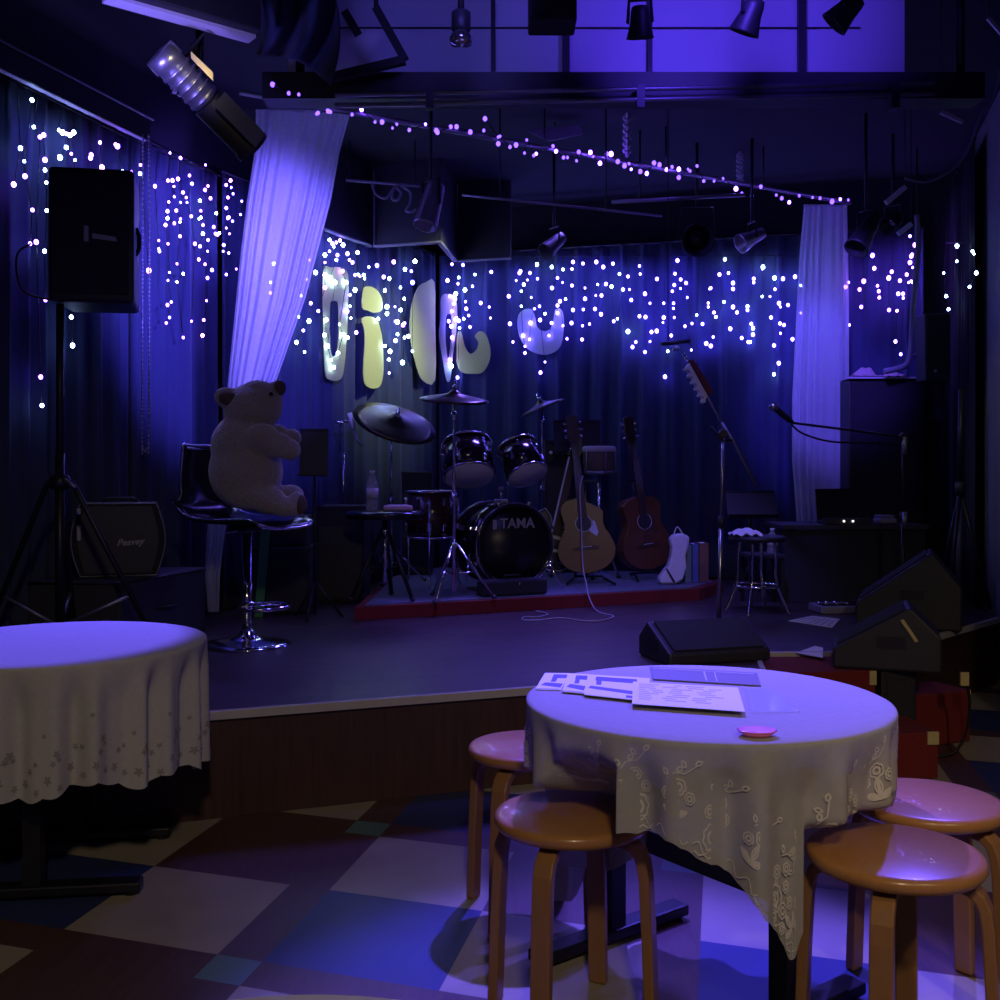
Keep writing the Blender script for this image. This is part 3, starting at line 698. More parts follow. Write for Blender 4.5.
b = m.build('beads', 'steel', rt, w=True); tag(b, kind='stuff')
# ------------------------------------------------------------------ drum riser
PT = .46
rp = [(-.82, 5.97), (1.30, 6.92), (1.55, 7.35), (1.1, 8.1), (-.5, 8.45), (-.80, 7.7)]
rt = thing('drum_riser', 'low drum riser with red front edge and grey blue carpet', 'riser', (.1, 7, SH))
m = MB(); m.prism(rp, SH+.001, PT-.006); m.build('base', 'red_carpet', rt, w=True)
ins = [(-.77, 6.05), (1.25, 6.96), (1.48, 7.34), (1.05, 8.05), (-.47, 8.38), (-.76, 7.7)]
m = MB(); m.prism(ins, PT-.006, PT); m.build('carpet', 'grey_blue_carpet', rt, w=True)
PZ = PT+.001
EPS = .0015

def lug_parts(m, M, r, z, n, sz, mm, rt, name='lug', off=0.):
    for k in range(n):
        a = 2*PI*k/n+off
        mb = MB(); mb.box((r*math.cos(a), r*math.sin(a), z), (sz*.8, sz*.8, sz*2), a, M); mb.build(name, mm, rt, w=True, bev=.003)
def drum(name, label, c, ax, r, depth, shell, nlug, front, back, base=None, group=None):
    """c = middle of the shell, ax = direction of the upper (batter) end"""
    M = align(c, ax); h = depth/2
    rt = thing(name, label, 'drum', tuple(base if base else c), 0, group)
    m = MB(); m.lathe([(r*.96, -h), (r, -h), (r, h), (r*.96, h)], 40, M); m.build('shell', shell, rt, w=True)
    m = MB(); m.lathe([(r*.965, h+.001), (r*.965, h+.005), (.0001, h+.006)], 40, M); m.build('head', front, rt, w=True)
    m = MB(); m.lathe([(.0001, -h-.006), (r*.965, -h-.005), (r*.965, -h-.001)], 40, M); m.build('head', back, rt, w=True)
    for s in (1, -1):
        pts = [M @ Vector((r*1.02*math.cos(2*PI*i/40), r*1.02*math.sin(2*PI*i/40), s*(h-.002))) for i in range(40)]
        m = MB(); m.tube(pts, .008, 6, closed=True); m.build('hoop', 'chrome', rt, w=True)
    lug_parts(None, M, r*1.03, h*.55, nlug, .022, 'chrome', rt)
    if depth > .12: lug_parts(None, M, r*1.03, -h*.55, nlug, .022, 'chrome', rt)
    return rt, M
# bass drum, its front head turned a little to the right
bc = P(514, 545, 6.70); ax = Vector((.40, -.917, 0)).normalized(); r = .258
bcen = bc - ax*.20
M = align(bcen, ax)
rt = thing('bass_drum', 'black bass drum with white brand lettering on its front head', 'drum', (bcen.x, bcen.y, PZ))
m = MB(); m.lathe([(r*.96, -.2), (r, -.2), (r, .2), (r*.96, .2)], 56, M); m.build('shell', 'drum_shell', rt, w=True)
m = MB(); m.lathe([(r*.955, .196), (r*.955, .202), (.0001, .204)], 56, M); m.build('head', 'black_head', rt, w=True)
for s in (1, -1):
    m = MB(); m.lathe([(r*.955, s*.2-.02), (r*1.03, s*.2-.02), (r*1.03, s*.2+.022), (r*.955, s*.2+.022), (r*.955, s*.2-.02)], 56, M, cap=False); m.build('hoop', 'drum_shell', rt, w=True)
    pts = [M @ Vector((r*1.032*math.cos(2*PI*i/56), r*1.032*math.sin(2*PI*i/56), s*.2+(.02 if s > 0 else -.02))) for i in range(56)]
    m = MB(); m.tube(pts, .004, 5, closed=True); m.build('hoop_edge', 'chrome', rt, w=True)
for k in range(8):
    a = 2*PI*k/8+PI/8
    mb = MB(); mb.box((r*1.02*math.cos(a), r*1.02*math.sin(a), .06), (.03, .022, .07), a, M); mb.build('lug', 'chrome', rt, w=True, bev=.004)
    mb = MB(); mb.box((r*1.06*math.cos(a), r*1.06*math.sin(a), .205), (.035, .026, .03), a, M); mb.build('claw', 'chrome', rt, w=True, bev=.004)
for s in (1, -1):
    a = M @ Vector((s*r*.9, r*0-.0, .05)); f = Vector((a.x, a.y, PZ+.012)) + ax*.16 + Vector((s*.1, 0, 0))
    m = MB(); m.tube([a, f], .008, 6); m.build('spur', 'chrome', rt, w=True)
TM = Matrix.Translation(M @ Vector((0, 0, .2065))) @ Matrix((Vector((-ax.y, ax.x, 0)), Vector((0,0,1)), ax)).transposed().to_4x4()
text('lettering', 'TAMA', .088, TM @ Matrix.Translation((.02, .135, 0)), 'logo_grey', rt, .001)
m = MB(); m.box((-.135, .132, 0), (.026, .060, .002), 0, TM @ Matrix.Identity(4)); m.build('emblem', 'logo_grey', rt, w=True)
m = MB(); mc = bcen+Vector((0, 0, r*1.02)); m.tube([mc, mc+Vector((0,0,.09))], .012, 8); m.build('tom_post', 'chrome', rt, w=True)
m = MB(); m.box(mc+Vector((0,0,.09)), (.04, .03, .03), 0); m.build('tom_bracket', 'chrome', rt, w=True, bev=.006)
m = MB(); m.box(mc+Vector((0,0,.01)), (.09, .09, .03), 0); m.build('post_base', 'chrome', rt, w=True, bev=.006)

c_ = Vector((.075, 6.53, PZ)); rt = thing('pedal_case', 'low black case lying before the bass drum', 'case', tuple(c_), .42)
m = MB(); m.box((0, 0, .05), (.44, .11, .10)); m.build('body', 'black_fabric', rt, bev=.02, seg=3)
m = MB(); m.tube([(-.06, 0, .101), (-.05, 0, .122), (.05, 0, .122), (.06, 0, .101)], .006, 6); m.build('handle', 'black', rt)
m = MB(); m.box((.03, -.057, .075), (.02, .006, .02)); m.build('latch', 'chrome', rt, bev=.002)
drum('tom_drum', 'wider dark tom drum above the bass drum, white underside showing', P(468, 460, 6.78), (-.10, .50, .86), .158, .23, 'drum_shell', 6, 'drum_head', 'drum_head', group='rack toms')
drum('tom_drum', 'narrower dark tom drum leaning beside the wider one', P(522, 461, 6.85), (-.30, .50, .80), .132, .22, 'drum_shell', 6, 'drum_head', 'drum_head', group='rack toms')
ft = P(430, 512, 6.75)
rt, M = drum('floor_tom', 'dark brown floor drum on legs behind the round drum seat', Vector((ft.x, 6.95, .94)), (0,0,1), .165, .30, 'floor_tom_shell', 6, 'drum_head', 'drum_head', base=Vector((ft.x, 6.95, PZ)))
for k in range(3):
    a = 2*PI*k/3+.5; v = Vector((ft.x+.19*math.cos(a), 6.95+.19*math.sin(a), 0))
    m = MB(); m.tube([v+Vector((0,0,1.04)), v+Vector((0,0,PZ+.05)), v*1+Vector((.02*math.cos(a), .02*math.sin(a), PZ+.008))], .007, 6); m.build('leg', 'chrome', rt, w=True)
    m = MB(); m.box(v+Vector((-.012*math.cos(a), -.012*math.sin(a), .86)), (.035, .03, .05), a); m.build('leg_bracket', 'chrome', rt, w=True, bev=.003)

def tripod(rt, c, zhub, zf, R, ang, mm='chrome', n=3, r=.008, foot=True, brace=True):
    for k in range(n):
        a = ang+2*PI*k/n; u = Vector((math.cos(a), math.sin(a), 0))
        f = Vector((c.x, c.y, zf+.010))+u*R
        m = MB(); m.tube([Vector((c.x, c.y, zhub))+u*.02, f], r, 6); l = m.build('leg', mm, rt, w=True)
        if foot:
            m = MB(); m.ell(rt.matrix_basis.inverted() @ (f+Vector((0,0,.004))), (.016, .016, .013), nu=8, nv=6); m.build('rubber_foot', 'black', l)
        if brace:
            mid = Vector((c.x, c.y, zhub)).lerp(f, .5)
            m = MB(); m.tube([Vector((c.x, c.y, zf+.12+(zhub-zf)*.1)), mid], r*.6, 5); m.build('brace', mm, rt, w=True)
def cymbal_stand(label, cx, cy, D, r, normal, zf, hub_y, R, ang, px_pole=None):
    c = P(cx, cy, D); nrm = Vector(normal).normalized()
    pole = P(px_pole or cx, cy, D)
    rt = thing('cymbal_stand', label, 'cymbal stand', (pole.x, pole.y, zf), 0, 'cymbals on stands')
    M = align(c, nrm)
    m = MB(); m.lathe([(r, -.03), (r*.8, -.018), (r*.5, -.006), (r*.2, .002), (r*.17, .015), (r*.1, .028), (.008, .032), (.008, .029), (r*.1, .025), (r*.17, .012), (r*.5, -.009), (r, -.034)], 48, M); m.build('cymbal', 'cymbal_bronze', rt, w=True)
    m = MB(); m.lathe([(.012, .034), (.016, .04), (.016, .055), (.006, .06), (.006, .085)], 12, M); m.build('wing_nut', 'chrome', rt, w=True)
    zh = CH+(HZ-hub_y)/F*D
    top = c - nrm*.04
    m = MB(); m.tube([Vector((pole.x, pole.y, zf+.05)), Vector((pole.x, pole.y, c.z-.12)), top], [.011, .009, .006], 8); m.build('pole', 'chrome', rt, w=True)
    m = MB(); m.lathe([(.016, -.02), (.018, 0), (.016, .02)], 10, Matrix.Translation((pole.x, pole.y, c.z-.12))); m.build('tilter', 'chrome', rt, w=True)
    m = MB(); m.lathe([(.015, -.03), (.018, 0), (.015, .03)], 10, Matrix.Translation((pole.x, pole.y, (zf+c.z)/2))); m.build('collar', 'chrome', rt, w=True)
    m = MB(); m.lathe([(.020, -.02), (.022, 0), (.020, .02)], 10, Matrix.Translation((pole.x, pole.y, zh))); m.build('hub', 'chrome', rt, w=True)
    tripod(rt, Vector((pole.x, pole.y)), zh, zf, R, ang)
    return rt
cymbal_stand('largest cymbal, tilted steeply on a stand behind the round drum seat', 396, 419, 7.2, .29, (.30, -.42, .85), PZ, 548, .24, .4, 391)
cymbal_stand('flat cymbal on a straight chrome stand before the wider tom', 454.5, 395, 6.28, .205, (.06, -.18, .98), PZ, 545, .24, .1, 454)
cymbal_stand('small cymbal tipped upward behind the narrower tom', 541, 404, 7.7, .18, (-.38, -.05, .92), PZ, 552, .13, 1.0, 542)

# round drum seat with bottle and pink packet
c = P(385, 514, 6.30)
rt = thing('drum_throne', 'round black drum seat on a double braced tripod', 'drum seat', (c.x, c.y, PZ))
zs = c.z
m = MB(); m.lathe([(.14, -.03), (.225, -.028), (.24, -.01), (.24, .005), (.22, .018), (.0001, .022)], 36, Matrix.Translation((c.x, c.y, zs))); m.build('seat', 'black_gloss', rt, w=True)
m = MB(); m.tube([(c.x, c.y, PZ+.1), (c.x, c.y, zs-.03)], .014, 10); m.build('post', 'chrome', rt, w=True)
m = MB(); m.lathe([(.022, -.02), (.025, 0), (.022, .02)], 12, Matrix.Translation((c.x, c.y, zs-.10))); m.build('collar', 'chrome', rt, w=True)
tripod(rt, Vector((c.x, c.y)), zs-.10, PZ, .21, -.6, 'black_metal', r=.013)
zt = zs+.022
def bottle(label, c, h, r):
    rt = thing('water_bottle', label, 'bottle', tuple(c), 0)
    M = Matrix.Translation(c)
    m = MB(); m.lathe([(r*.9, .0), (r, .01), (r, h*.22), (r*.92, h*.25), (r, h*.29), (r, h*.62), (r*.8, h*.74), (r*.42, h*.86), (r*.38, h*.92)], 20, M); m.build('body', 'clear_plastic', rt, w=True)
    m = MB(); m.lathe([(r*.45, h*.92), (r*.45, h), (.0001, h)], 14, M); m.build('cap', 'drum_head', rt, w=True)
    m = MB(); m.lathe([(r*1.012, h*.32), (r*1.012, h*.55)], 20, M); m.build('label_band', 'strip_white', rt, w=True)
bottle('tall clear water bottle on the round drum seat', Vector((P(372, 500, 6.25).x, 6.26, zt+EPS)), .235, .036)
p0 = P(398, 509, 6.22)
rt = thing('pink_packet', 'pinkish flat packet lying on the round drum seat', 'packet', (p0.x, p0.y, zt+EPS))
m = MB(); m.box((p0.x, p0.y, zt+.017), (.17, .10, .028), .1); m.build('wrapper', 'pink_cloth', rt, w=True, bev=.010, seg=3)
m = MB(); m.box((p0.x, p0.y, zt+.033), (.12, .07, .003), .1); m.build('flap', 'white_cloth', rt, w=True)

# black combo amp at the riser's end
def amp(label, x0, x1, y0, y1, z0, z1, rz=0., knobs=0, grille=True, handle=True, mm='black_fabric', name='amplifier', group=None):
    c = Vector(((x0+x1)/2, (y0+y1)/2, z0)); w, d, h = x1-x0, y1-y0, z1-z0
    rt = thing(name, label, 'amplifier', (c.x, c.y, z0), rz, group)
    m = MB(); m.box((0, 0, h/2), (w, d, h)); m.build('cabinet', mm, rt, bev=.012)
    if grille:
        m = MB(); m.box((0, -d/2-.004, h*.42), (w*.9, .008, h*.74)); m.build('grille', 'black', rt)
    if knobs:
        m = MB(); m.box((0, -d/2-.004, h*.9), (w*.9, .006, h*.12)); m.build('control_panel', 'black_metal', rt)
        for k in range(knobs):
            m = MB(); m.lathe([(.013, 0), (.011, .02), (.0001, .022)], 10, align((-w*.36+k*w*.72/(knobs-1), -d/2-.006, h*.9), (0, -1, 0))); m.build('knob', 'drum_head', rt)
    if handle:
        m = MB(); m.tube([(-.08, 0, h+.004), (-.06, 0, h+.022), (.06, 0, h+.022), (.08, 0, h+.004)], .008, 6, smooth=False); m.build('handle', 'black', rt)
    for sx in (-1, 1):
        for sy in (-1, 1):
            m = MB(); m.box((sx*(w/2-.012), sy*(d/2-.012), h-.015), (.03, .03, .034)); m.build('corner_cap', 'black_metal', rt, bev=.004)
    return rt
amp('black amplifier at the riser end with a small microphone above it', -1.17, -.87, 6.78, 7.12, SH+EPS, 1.0, handle=False)
a2 = amp('lower black amplifier standing behind the bar stool', -1.47, -1.12, 6.25, 6.55, SH+EPS, .775, handle=False)
amp('small black amplifier stacked on another behind the plush animal', -1.45, -1.15, 6.30, 6.52, .777, .96, handle=False, knobs=5, grille=False)
b = MB(); a, c2 = P(266, 522, 6.1), P(258.5, 614, 6.1); b.slab([a-Vector((.026,0,0)), a+Vector((.026,0,0)), Vector((c2.x+.024, 6.1, SH+.002)), Vector((c2.x-.024, 6.1, SH+.002))], (0, .012, 0))
tag(b.build('green_strip', 'green_tape'), 'upright green strip leaning by the amplifiers behind the bar stool', 'strip')
amp('black amplifier with a row of chrome knobs behind the narrower tom', .34, .64, 7.95, 8.2, PZ, 1.46, knobs=6, handle=False)
amp('wide dark keyboard amplifier behind the largest cymbal', -.72, -.52+.02, 7.75, 8.0, PZ, 1.22, handle=False, grille=True)
# small condenser mic on a short stand in front of the curtain
def micstand(label, base, zf, top, mic_dir=None, boom=None, R=.2, style='tripod', mm='chrome', group=None, mic=True, ang=.3, cat='microphone stand', lean=0.):
    rt = thing('microphone_stand', label, cat, (base[0], base[1], zf), 0, group)
    b = Vector((base[0], base[1], zf))
    if style == 'tripod': tripod(rt, b.xy, zf+.28, zf, R, ang, mm, r=.008, brace=False)
    else:
        m = MB(); m.lathe([(R, .001), (R, .012), (R*.85, .022), (.03, .03), (.02, .05)], 28, Matrix.Translation(b)); m.build('base', 'black_metal', rt, w=True)
    m = MB(); m.tube([b+Vector((0,0,.03)), Vector((base[0]+lean*.55, base[1], zf+(top-zf)*.55))], .0125, 8); m.build('lower_tube', mm, rt, w=True)
    m = MB(); m.tube([Vector((base[0]+lean*.5, base[1], zf+(top-zf)*.5)), Vector((base[0]+lean, base[1], top))], .009, 8); m.build('upper_tube', mm, rt, w=True)
    m = MB(); m.lathe([(.018, -.03), (.02, 0), (.018, .03)], 10, Matrix.Translation((base[0]+lean*.55, base[1], zf+(top-zf)*.55))); m.build('clutch', 'black', rt, w=True)
    end = Vector((base[0], base[1], top))
    if boom:
        m = MB(); m.tube(boom, .0075, 8); m.build('boom', mm, rt, w=True)
        m = MB(); m.lathe([(.022, -.022), (.026, 0), (.022, .022)], 10, align(end, (0,1,0))); m.build('swivel', 'black', rt, w=True)
        end = Vector(boom[0])
    if mic:
        d = Vector(mic_dir).normalized()
        m = MB(); m.lathe([(.010, 0), (.018, .03), (.020, .12), (.026, .13)], 12, align(end, d)); m.build('microphone_body', 'black_metal', rt, w=True)
        m = MB(); m.ell(end+d*.15, (.027, .027, .027), nu=12, nv=8); m.build('microphone_grille', 'steel', rt, w=True)
    return rt
p1 = P(340, 452, 7.25)
micstand('short stand with a pale pencil microphone beside the largest cymbal', (P(343,500,7.25).x, 7.27), SH+EPS, P(340,452,7.25).z, (.05, -.1, 1), R=.10, mic=False)
a, b2 = P(352, 440, 7.25), P(349.5, 413, 7.25)
rt = thing('pencil_microphone', 'pale slanted pencil microphone on a chrome clip near the amplifier', 'microphone', tuple(P(358, 446, 7.25)))
m = MB(); m.tube([P(349.5, 413, 7.25), P(354, 428, 7.25)], .016, 10); m.build('microphone_body', 'drum_head', rt, w=True)
m = MB(); m.tube([P(354, 428, 7.25), P(357, 440, 7.25), P(362, 446, 7.25)], .009, 8); m.build('tail', 'dull_steel', rt, w=True)
m = MB(); m.tube([P(334, 421, 7.25), P(340, 423, 7.25), P(350, 421, 7.25)], .010, 8); m.build('clip', 'chrome', rt, w=True)
m = MB(); m.tube([P(340, 423, 7.25), P(340, 452, 7.25)], .005, 6); m.build('hanger_rod', 'black_metal', rt, w=True)

# bongo on a stand
c = P(599, 461, 7.5)
rt = thing('bongo_drum', 'small pale topped hand drum on a thin stand above the guitars', 'drum', (c.x, c.y, PZ))
M = Matrix.Translation((c.x, c.y, 0)); r = .112
zt = P(0, 447, 7.5).z; zb = P(0, 473, 7.5).z
m = MB(); m.lathe([(r*.8, zb), (r*.98, zb+.06), (r, zt-.03), (r*.96, zt-.005)], 30, M); m.build('shell', 'bongo_wood', rt, w=True)
m = MB(); m.lathe([(r*1.05, zt-.035), (r*1.08, zt-.02), (r*1.04, zt), (r*.9, zt+.006), (.0001, zt+.008)], 30, M); m.build('skin', 'drum_skin', rt, w=True)
m = MB(); m.lathe([(r*.82, zb-.01), (r*.9, zb-.01), (r*.9, zb+.015), (r*.82, zb+.015)], 30, M, cap=False); m.build('hoop', 'dull_steel', rt, w=True)
for k in range(5):
    a = 2*PI*k/5; v = Vector((c.x+r*1.06*math.cos(a), c.y+r*1.06*math.sin(a), 0))
    m = MB(); m.tube([v+Vector((0,0,zb)), v+Vector((0,0,zt-.02))], .004, 5); m.build('tension_rod', 'steel', rt, w=True)
m = MB(); m.tube([(c.x, c.y, PZ+.04), (c.x, c.y, zb+.01)], .010, 8); m.build('pole', 'chrome', rt, w=True)
tripod(rt, c.xy, PZ+.35, PZ, .14, .1, 'chrome', brace=False)
# music stand behind bass drum
def music_stand(label, base, zf, ztop, w, h, tilt=.25, yaw=0., mm='black', R=.16):
    rt = thing('music_stand', label, 'music stand', (base[0], base[1], zf), yaw)
    m = MB(); m.tube([(0, 0, .03), (0, 0, ztop-zf-h*.4)], .010, 8); m.build('pole', 'black_metal', rt)
    for k in range(3):
        a = .4+2*PI*k/3
        m = MB(); m.tube([(0, 0, .22), (R*math.cos(a), R*math.sin(a), .009)], .008, 6); m.build('leg', 'black_metal', rt)
    T = Matrix.Translation((0, -.03, ztop-zf-h/2)) @ Matrix.Rotation(-tilt, 4, 'X')
    m = MB(); m.box((0, 0, 0), (w, .006, h), 0, T); m.build('desk_panel', mm, rt, bev=.002)
    m = MB(); m.box((0, -.03, -h/2), (w, .06, .006), 0, T); m.build('ledge', mm, rt)
    m = MB(); m.box((0, -.004, h/2), (w, .010, .012), 0, T); m.build('top_edge', 'black_metal', rt)
    return rt
music_stand('black music stand between the tipped cymbal and the guitars', (.56, 7.76), PZ, P(0,421,7.76).z, .34, .24, R=.12)
music_stand('black music stand with a thin pale pole behind the plush animal', (P(315, 500, 6.0).x, 6.0), SH+EPS, P(0,430,6.0).z, .16, .26, tilt=.1)
# guitars --------------------------------------------------------------
def half_width(z, L=.5):
    ks = [(0, 0), (.01, .07), (.04, .135), (.09, .178), (.15, .19), (.22, .172), (.28, .135), (.32, .125), (.36, .130), (.41, .142), (.45, .138), (.48, .105), (.495, .06), (.5, 0)]
    for (a, b), (c, d) in zip(ks[:-1], ks[1:]):
        if a <= z <= c: return b+(d-b)*(z-a)/(c-a)
    return 0
def guitar(label, loc, rz, lean, cut=False, roll=0., pick=True, group='acoustic guitars on stands'):
    rt = thing('acoustic_guitar', label, 'guitar', loc, 0, group, rot=(lean, roll, rz))
    rt.scale = (1.04,)*3
    R, Lf = [], []
    zs = [0, .006, .015, .03, .05, .08, .11, .15, .19, .23, .27, .30, .33, .36, .39, .42, .445, .465, .48, .49, .5]
    for z in zs:
        w = half_width(z); Lf.append((-w, z)); rw_ = w
        if cut and z > .40: rw_ = max(.035, w - (z-.40)*1.6) if z < .47 else .035
        if cut and .36 < z <= .40: rw_ = w*.99
        R.append((rw_, z))
    poly = R[1:] + list(reversed(Lf))
    if not cut: poly = R[1:-1] + list(reversed(Lf))
    M = Matrix(((1,0,0,0),(0,0,-1,0),(0,1,0,0),(0,0,0,1)))      # (x,y,h)->(x,-h,y)
    m = MB(); m.prism(poly, -.05, .048, M); m.build('body', 'guitar_side', rt, bev=.006)
    m = MB(); m.prism([(x*.985, .004+z*.985) for x, z in poly], .0485, .052, M); m.build('soundboard', 'guitar_wood', rt)
    m = MB(); m.prism([(.048*math.cos(a), .325+.048*math.sin(a)) for a in [2*PI*i/32 for i in range(32)]], .0525, .0532, M); m.build('sound_hole', 'black', rt)
    pts = [M @ Vector((.053*math.cos(2*PI*i/32), .325+.053*math.sin(2*PI*i/32), .0532)) for i in range(32)]
    m = MB(); m.tube(pts, .0018, 4, closed=True); m.build('rosette', 'drum_skin', rt)
    m = MB(); m.prism([(-.08, .155), (.08, .155), (.085, .168), (.05, .178), (-.05, .178), (-.085, .168)], .0525, .061, M); m.build('bridge', 'neck_wood', rt)
    m = MB(); m.prism([(-.036, .172), (.036, .172), (.036, .175), (-.036, .175)], .0612, .064, M); m.build('saddle', 'drum_head', rt)
    if pick: m = MB(); m.prism([(.03, .275), (.075, .235), (.09, .26), (.075, .33), (.06, .345), (.056, .31)], .0525, .0538, M); m.build('pickguard', 'neck_wood' if not cut else 'felt_pale', rt)
    m = MB(); m.prism([(-.028, .37), (.028, .37), (.022, .86), (-.022, .86)], .0535, .061, M); m.build('fretboard', 'neck_wood', rt)
    m = MB(); m.prism([(-.026, .50), (.026, .50), (.021, .86), (-.021, .86)], .032, .0533, M); m.build('neck', 'guitar_side', rt, bev=.006)
    m = MB(); m.prism([(-.022, .861), (.022, .861), (.036, .885), (.038, 1.03), (0, 1.045), (-.038, 1.03), (-.036, .885)], .036, .054, M); m.build('headstock', 'neck_wood', rt, bev=.003)
    for s in (-1, 1):
        for k in range(3):
            m = MB(); m.ell((s*.050, -.044, .90+k*.045), (.012, .006, .009), nu=8, nv=6); m.build('tuning_peg', 'chrome', rt)
    m = MB()
    for k in range(6):
        m.tube([(-.027+k*.0108, -.0655, .174), (-.018+k*.0072, -.063, .86)], .0007, 4)
    m.build('strings', 'steel', rt)
    return rt
gz = PZ+.075
def gstand(label, x, y, rz):
    rt = thing('guitar_stand', label, 'guitar stand', (x, y, PZ), rz, 'guitar stands')
    m = MB(); m.tube([(-.16, -.16, .012), (-.10, .0, .035), (-.10, .08, .04), (.10, .08, .04), (.10, .0, .035), (.16, -.16, .012)], .009, 6); m.build('cradle', 'black_metal', rt)
    m = MB(); m.tube([(0, .26, .010), (0, .10, .04), (0, .23, .68)], .010, 6); m.build('post', 'black_metal', rt)
    m = MB(); m.box((0, .20, .69), (.12, .03, .02)); m.build('yoke', 'black_metal', rt, bev=.004)
p = P(589, 571, 7.20); gstand('guitar stand carrying the cutaway guitar', p.x, p.y, 0)
guitar('acoustic guitar with a cutaway, standing beside the slanted electric guitar', (p.x, p.y-.01, gz-.008), -.05, -.10, True, roll=-.11)
p = P(648, 566, 7.45); gstand('guitar stand carrying the guitar next to the white boot shaped bag', p.x, p.y, .35)
guitar('acoustic guitar with full round body next to the white boot shaped bag', (p.x, p.y-.01, gz-.005), .38, -.10, False, roll=-.12)
# slanted electric guitar
g0 = P(546, 568, 7.42)
rt = thing('electric_guitar', 'black electric guitar, pale edged neck slanting up to the amplifier', 'guitar', (.335, 7.36, PZ+.075), 0, None, rot=(-.10, .22, .0))
M = Matrix(((1,0,0,0),(0,0,-1,0),(0,1,0,0),(0,0,0,1)))
po = [(0,0),(.08,.01),(.14,.05),(.16,.12),(.13,.19),(.11,.25),(.13,.32),(.10,.37),(.06,.35),(.035,.30),(-.035,.30),(-.06,.36),(-.11,.41),(-.15,.38),(-.12,.28),(-.12,.20),(-.16,.13),(-.15,.06),(-.09,.01)]
m = MB(); m.prism(po, -.02, .02, M); m.build('body', 'black_gloss', rt, bev=.008)
pts = [M @ Vector((x*1.01, y*1.01, .018)) for x, y in po]; m = MB(); m.tube(pts, .0035, 5, closed=True); m.build('binding', 'drum_head', rt)
m = MB(); m.prism([(-.028, .26), (.028, .26), (.021, .80), (-.021, .80)], .0205, .036, M); m.build('neck', 'neck_wood', rt)
m = MB(); m.prism([(-.040, .26), (-.0285, .26), (-.0215, .80), (-.031, .80)], .010, .037, M); m.build('neck_binding', 'drum_head', rt)
m = MB(); m.prism([(-.024, .801), (.02, .801), (.05, .83), (.04, .96), (.0, .99), (-.03, .86)], .014, .03, M); m.build('headstock', 'black_gloss', rt)
for k in range(6): m = MB(); m.ell((-.03+k*.004, -.022, .84+k*.022), (.010, .006, .007), nu=8, nv=5); m.build('tuning_peg', 'chrome', rt)
for k in range(2): m = MB(); m.lathe([(.013, 0), (.011, .014), (.0001, .015)], 12, align((.07+.02*k, -.021, .07+.06*k), (0,-1,0))); m.build('knob', 'chrome', rt)
for k in range(2): m = MB(); m.box((0, -.024, .14+.09*k), (.07, .008, .02)); m.build('pickup', 'dull_steel', rt)
# white boot shaped bag and three upright books
pb = [(684,528),(690,531),(689,540),(686,550),(687,562),(683,574),(676,578),(660,578),(659,573),(663,567),(668,561),(671,552),(672,543),(670,534),(674,529)]
rt = thing('boot_bag', 'white boot shaped plush bag beside the acoustic guitars', 'bag', tuple(P(672, 578, 7.05)))
o3 = [P(x, y, 7.12) for x, y in pb]; lo = min(v.z for v in o3); o3 = [v+Vector((0,0,PZ+.004-lo)) for v in o3]
m = MB(); m.slab(o3, (0, .11, 0)); b = m.build('bag_body', 'white_cloth', rt, w=True, bev=.03, seg=4)
c = sum(o3, Vector())/len(o3)
a, b2 = o3[10].lerp(o3[9], .3)+Vector((0,-.006,0)), o3[6]+Vector((-.01,-.006,.01))
m = MB(); m.tube([a, b2], .006, 6); m.build('strap', 'black', rt, w=True)
m = MB(); m.tube(smooth_path([o3[14]+Vector((.005,.05,-.005)), o3[14]+Vector((.03,.05,.05)), o3[0]+Vector((0,.05,-.003))]), .004, 5); m.build('handle', 'white_cloth', rt, w=True)
for k, (x0, x1, y0, mm, lab) in enumerate(((685.5, 691.5, 545, 'book_green', 'greenish upright book next to the white boot shaped bag'), (692.5, 698.5, 544, 'book_blue', 'blue upright book between the greenish and brown ones'), (699.5, 708.5, 543, 'book_brown', 'thick brown upright book, outermost of the three by the boot bag'))):
    a, b2 = P(x0, 0, 7.25), P(x1, 0, 7.25); zt = P(0, y0, 7.25).z
    rt = thing('book', lab, 'book', ((a.x+b2.x)/2, 7.35, PZ), 0, 'upright books by the boot bag')
    w = b2.x-a.x; h = zt-PZ-.002
    m = MB()
    for s in (-1, 1): m.box((s*(w/2-.0015), 0, h/2+.001), (.003, .20, h))
    m.box((0, -.0985, h/2+.001), (w-.0062, .003, h)); m.build('cover', mm, rt)
    m = MB(); m.box((0, .004, h/2+.001), (w-.0075, .18, h-.012)); m.build('pages', 'white_paper', rt)

# main microphone stand with long boom and clipped songbook
b0 = P(719, 627, 0.85*F/(624-470))
bx, by = P(718.5, 600, 5.55).x, 5.55
e0, e1 = P(722, 434, 5.55), None
bm = [P(684, 354, 5.45), P(697, 378, 5.48), P(722, 421, 5.55), P(735, 446, 5.58), P(757, 487, 5.62)]
rt = micstand('tall straight microphone stand with a long tilted boom and songbook', (bx, by), SH+EPS, P(0, 432, 5.55).z, style='round', R=.10, mic=False, mm='steel', lean=.026)
m = MB(); m.tube([P(683, 353, 5.55), P(722, 423, 5.55)], .006, 8); m.build('boom', 'chrome', rt, w=True)
m = MB(); m.tube([P(711, 427, 5.55), P(722, 440, 5.55), P(733, 440, 5.55)], .008, 8); m.build('swivel_arm', 'black_metal', rt, w=True)
m = MB(); m.tube([P(722, 423, 5.55), P(733, 441, 5.55), P(757, 487, 5.55)], .0075, 8); m.build('boom_tail', 'dull_steel', rt, w=True)
m = MB(); m.lathe([(.02, -.02), (.026, 0), (.02, .02)], 12, align(P(723, 434, 5.55), (0,1,0))); m.build('swivel', 'black', rt, w=True)
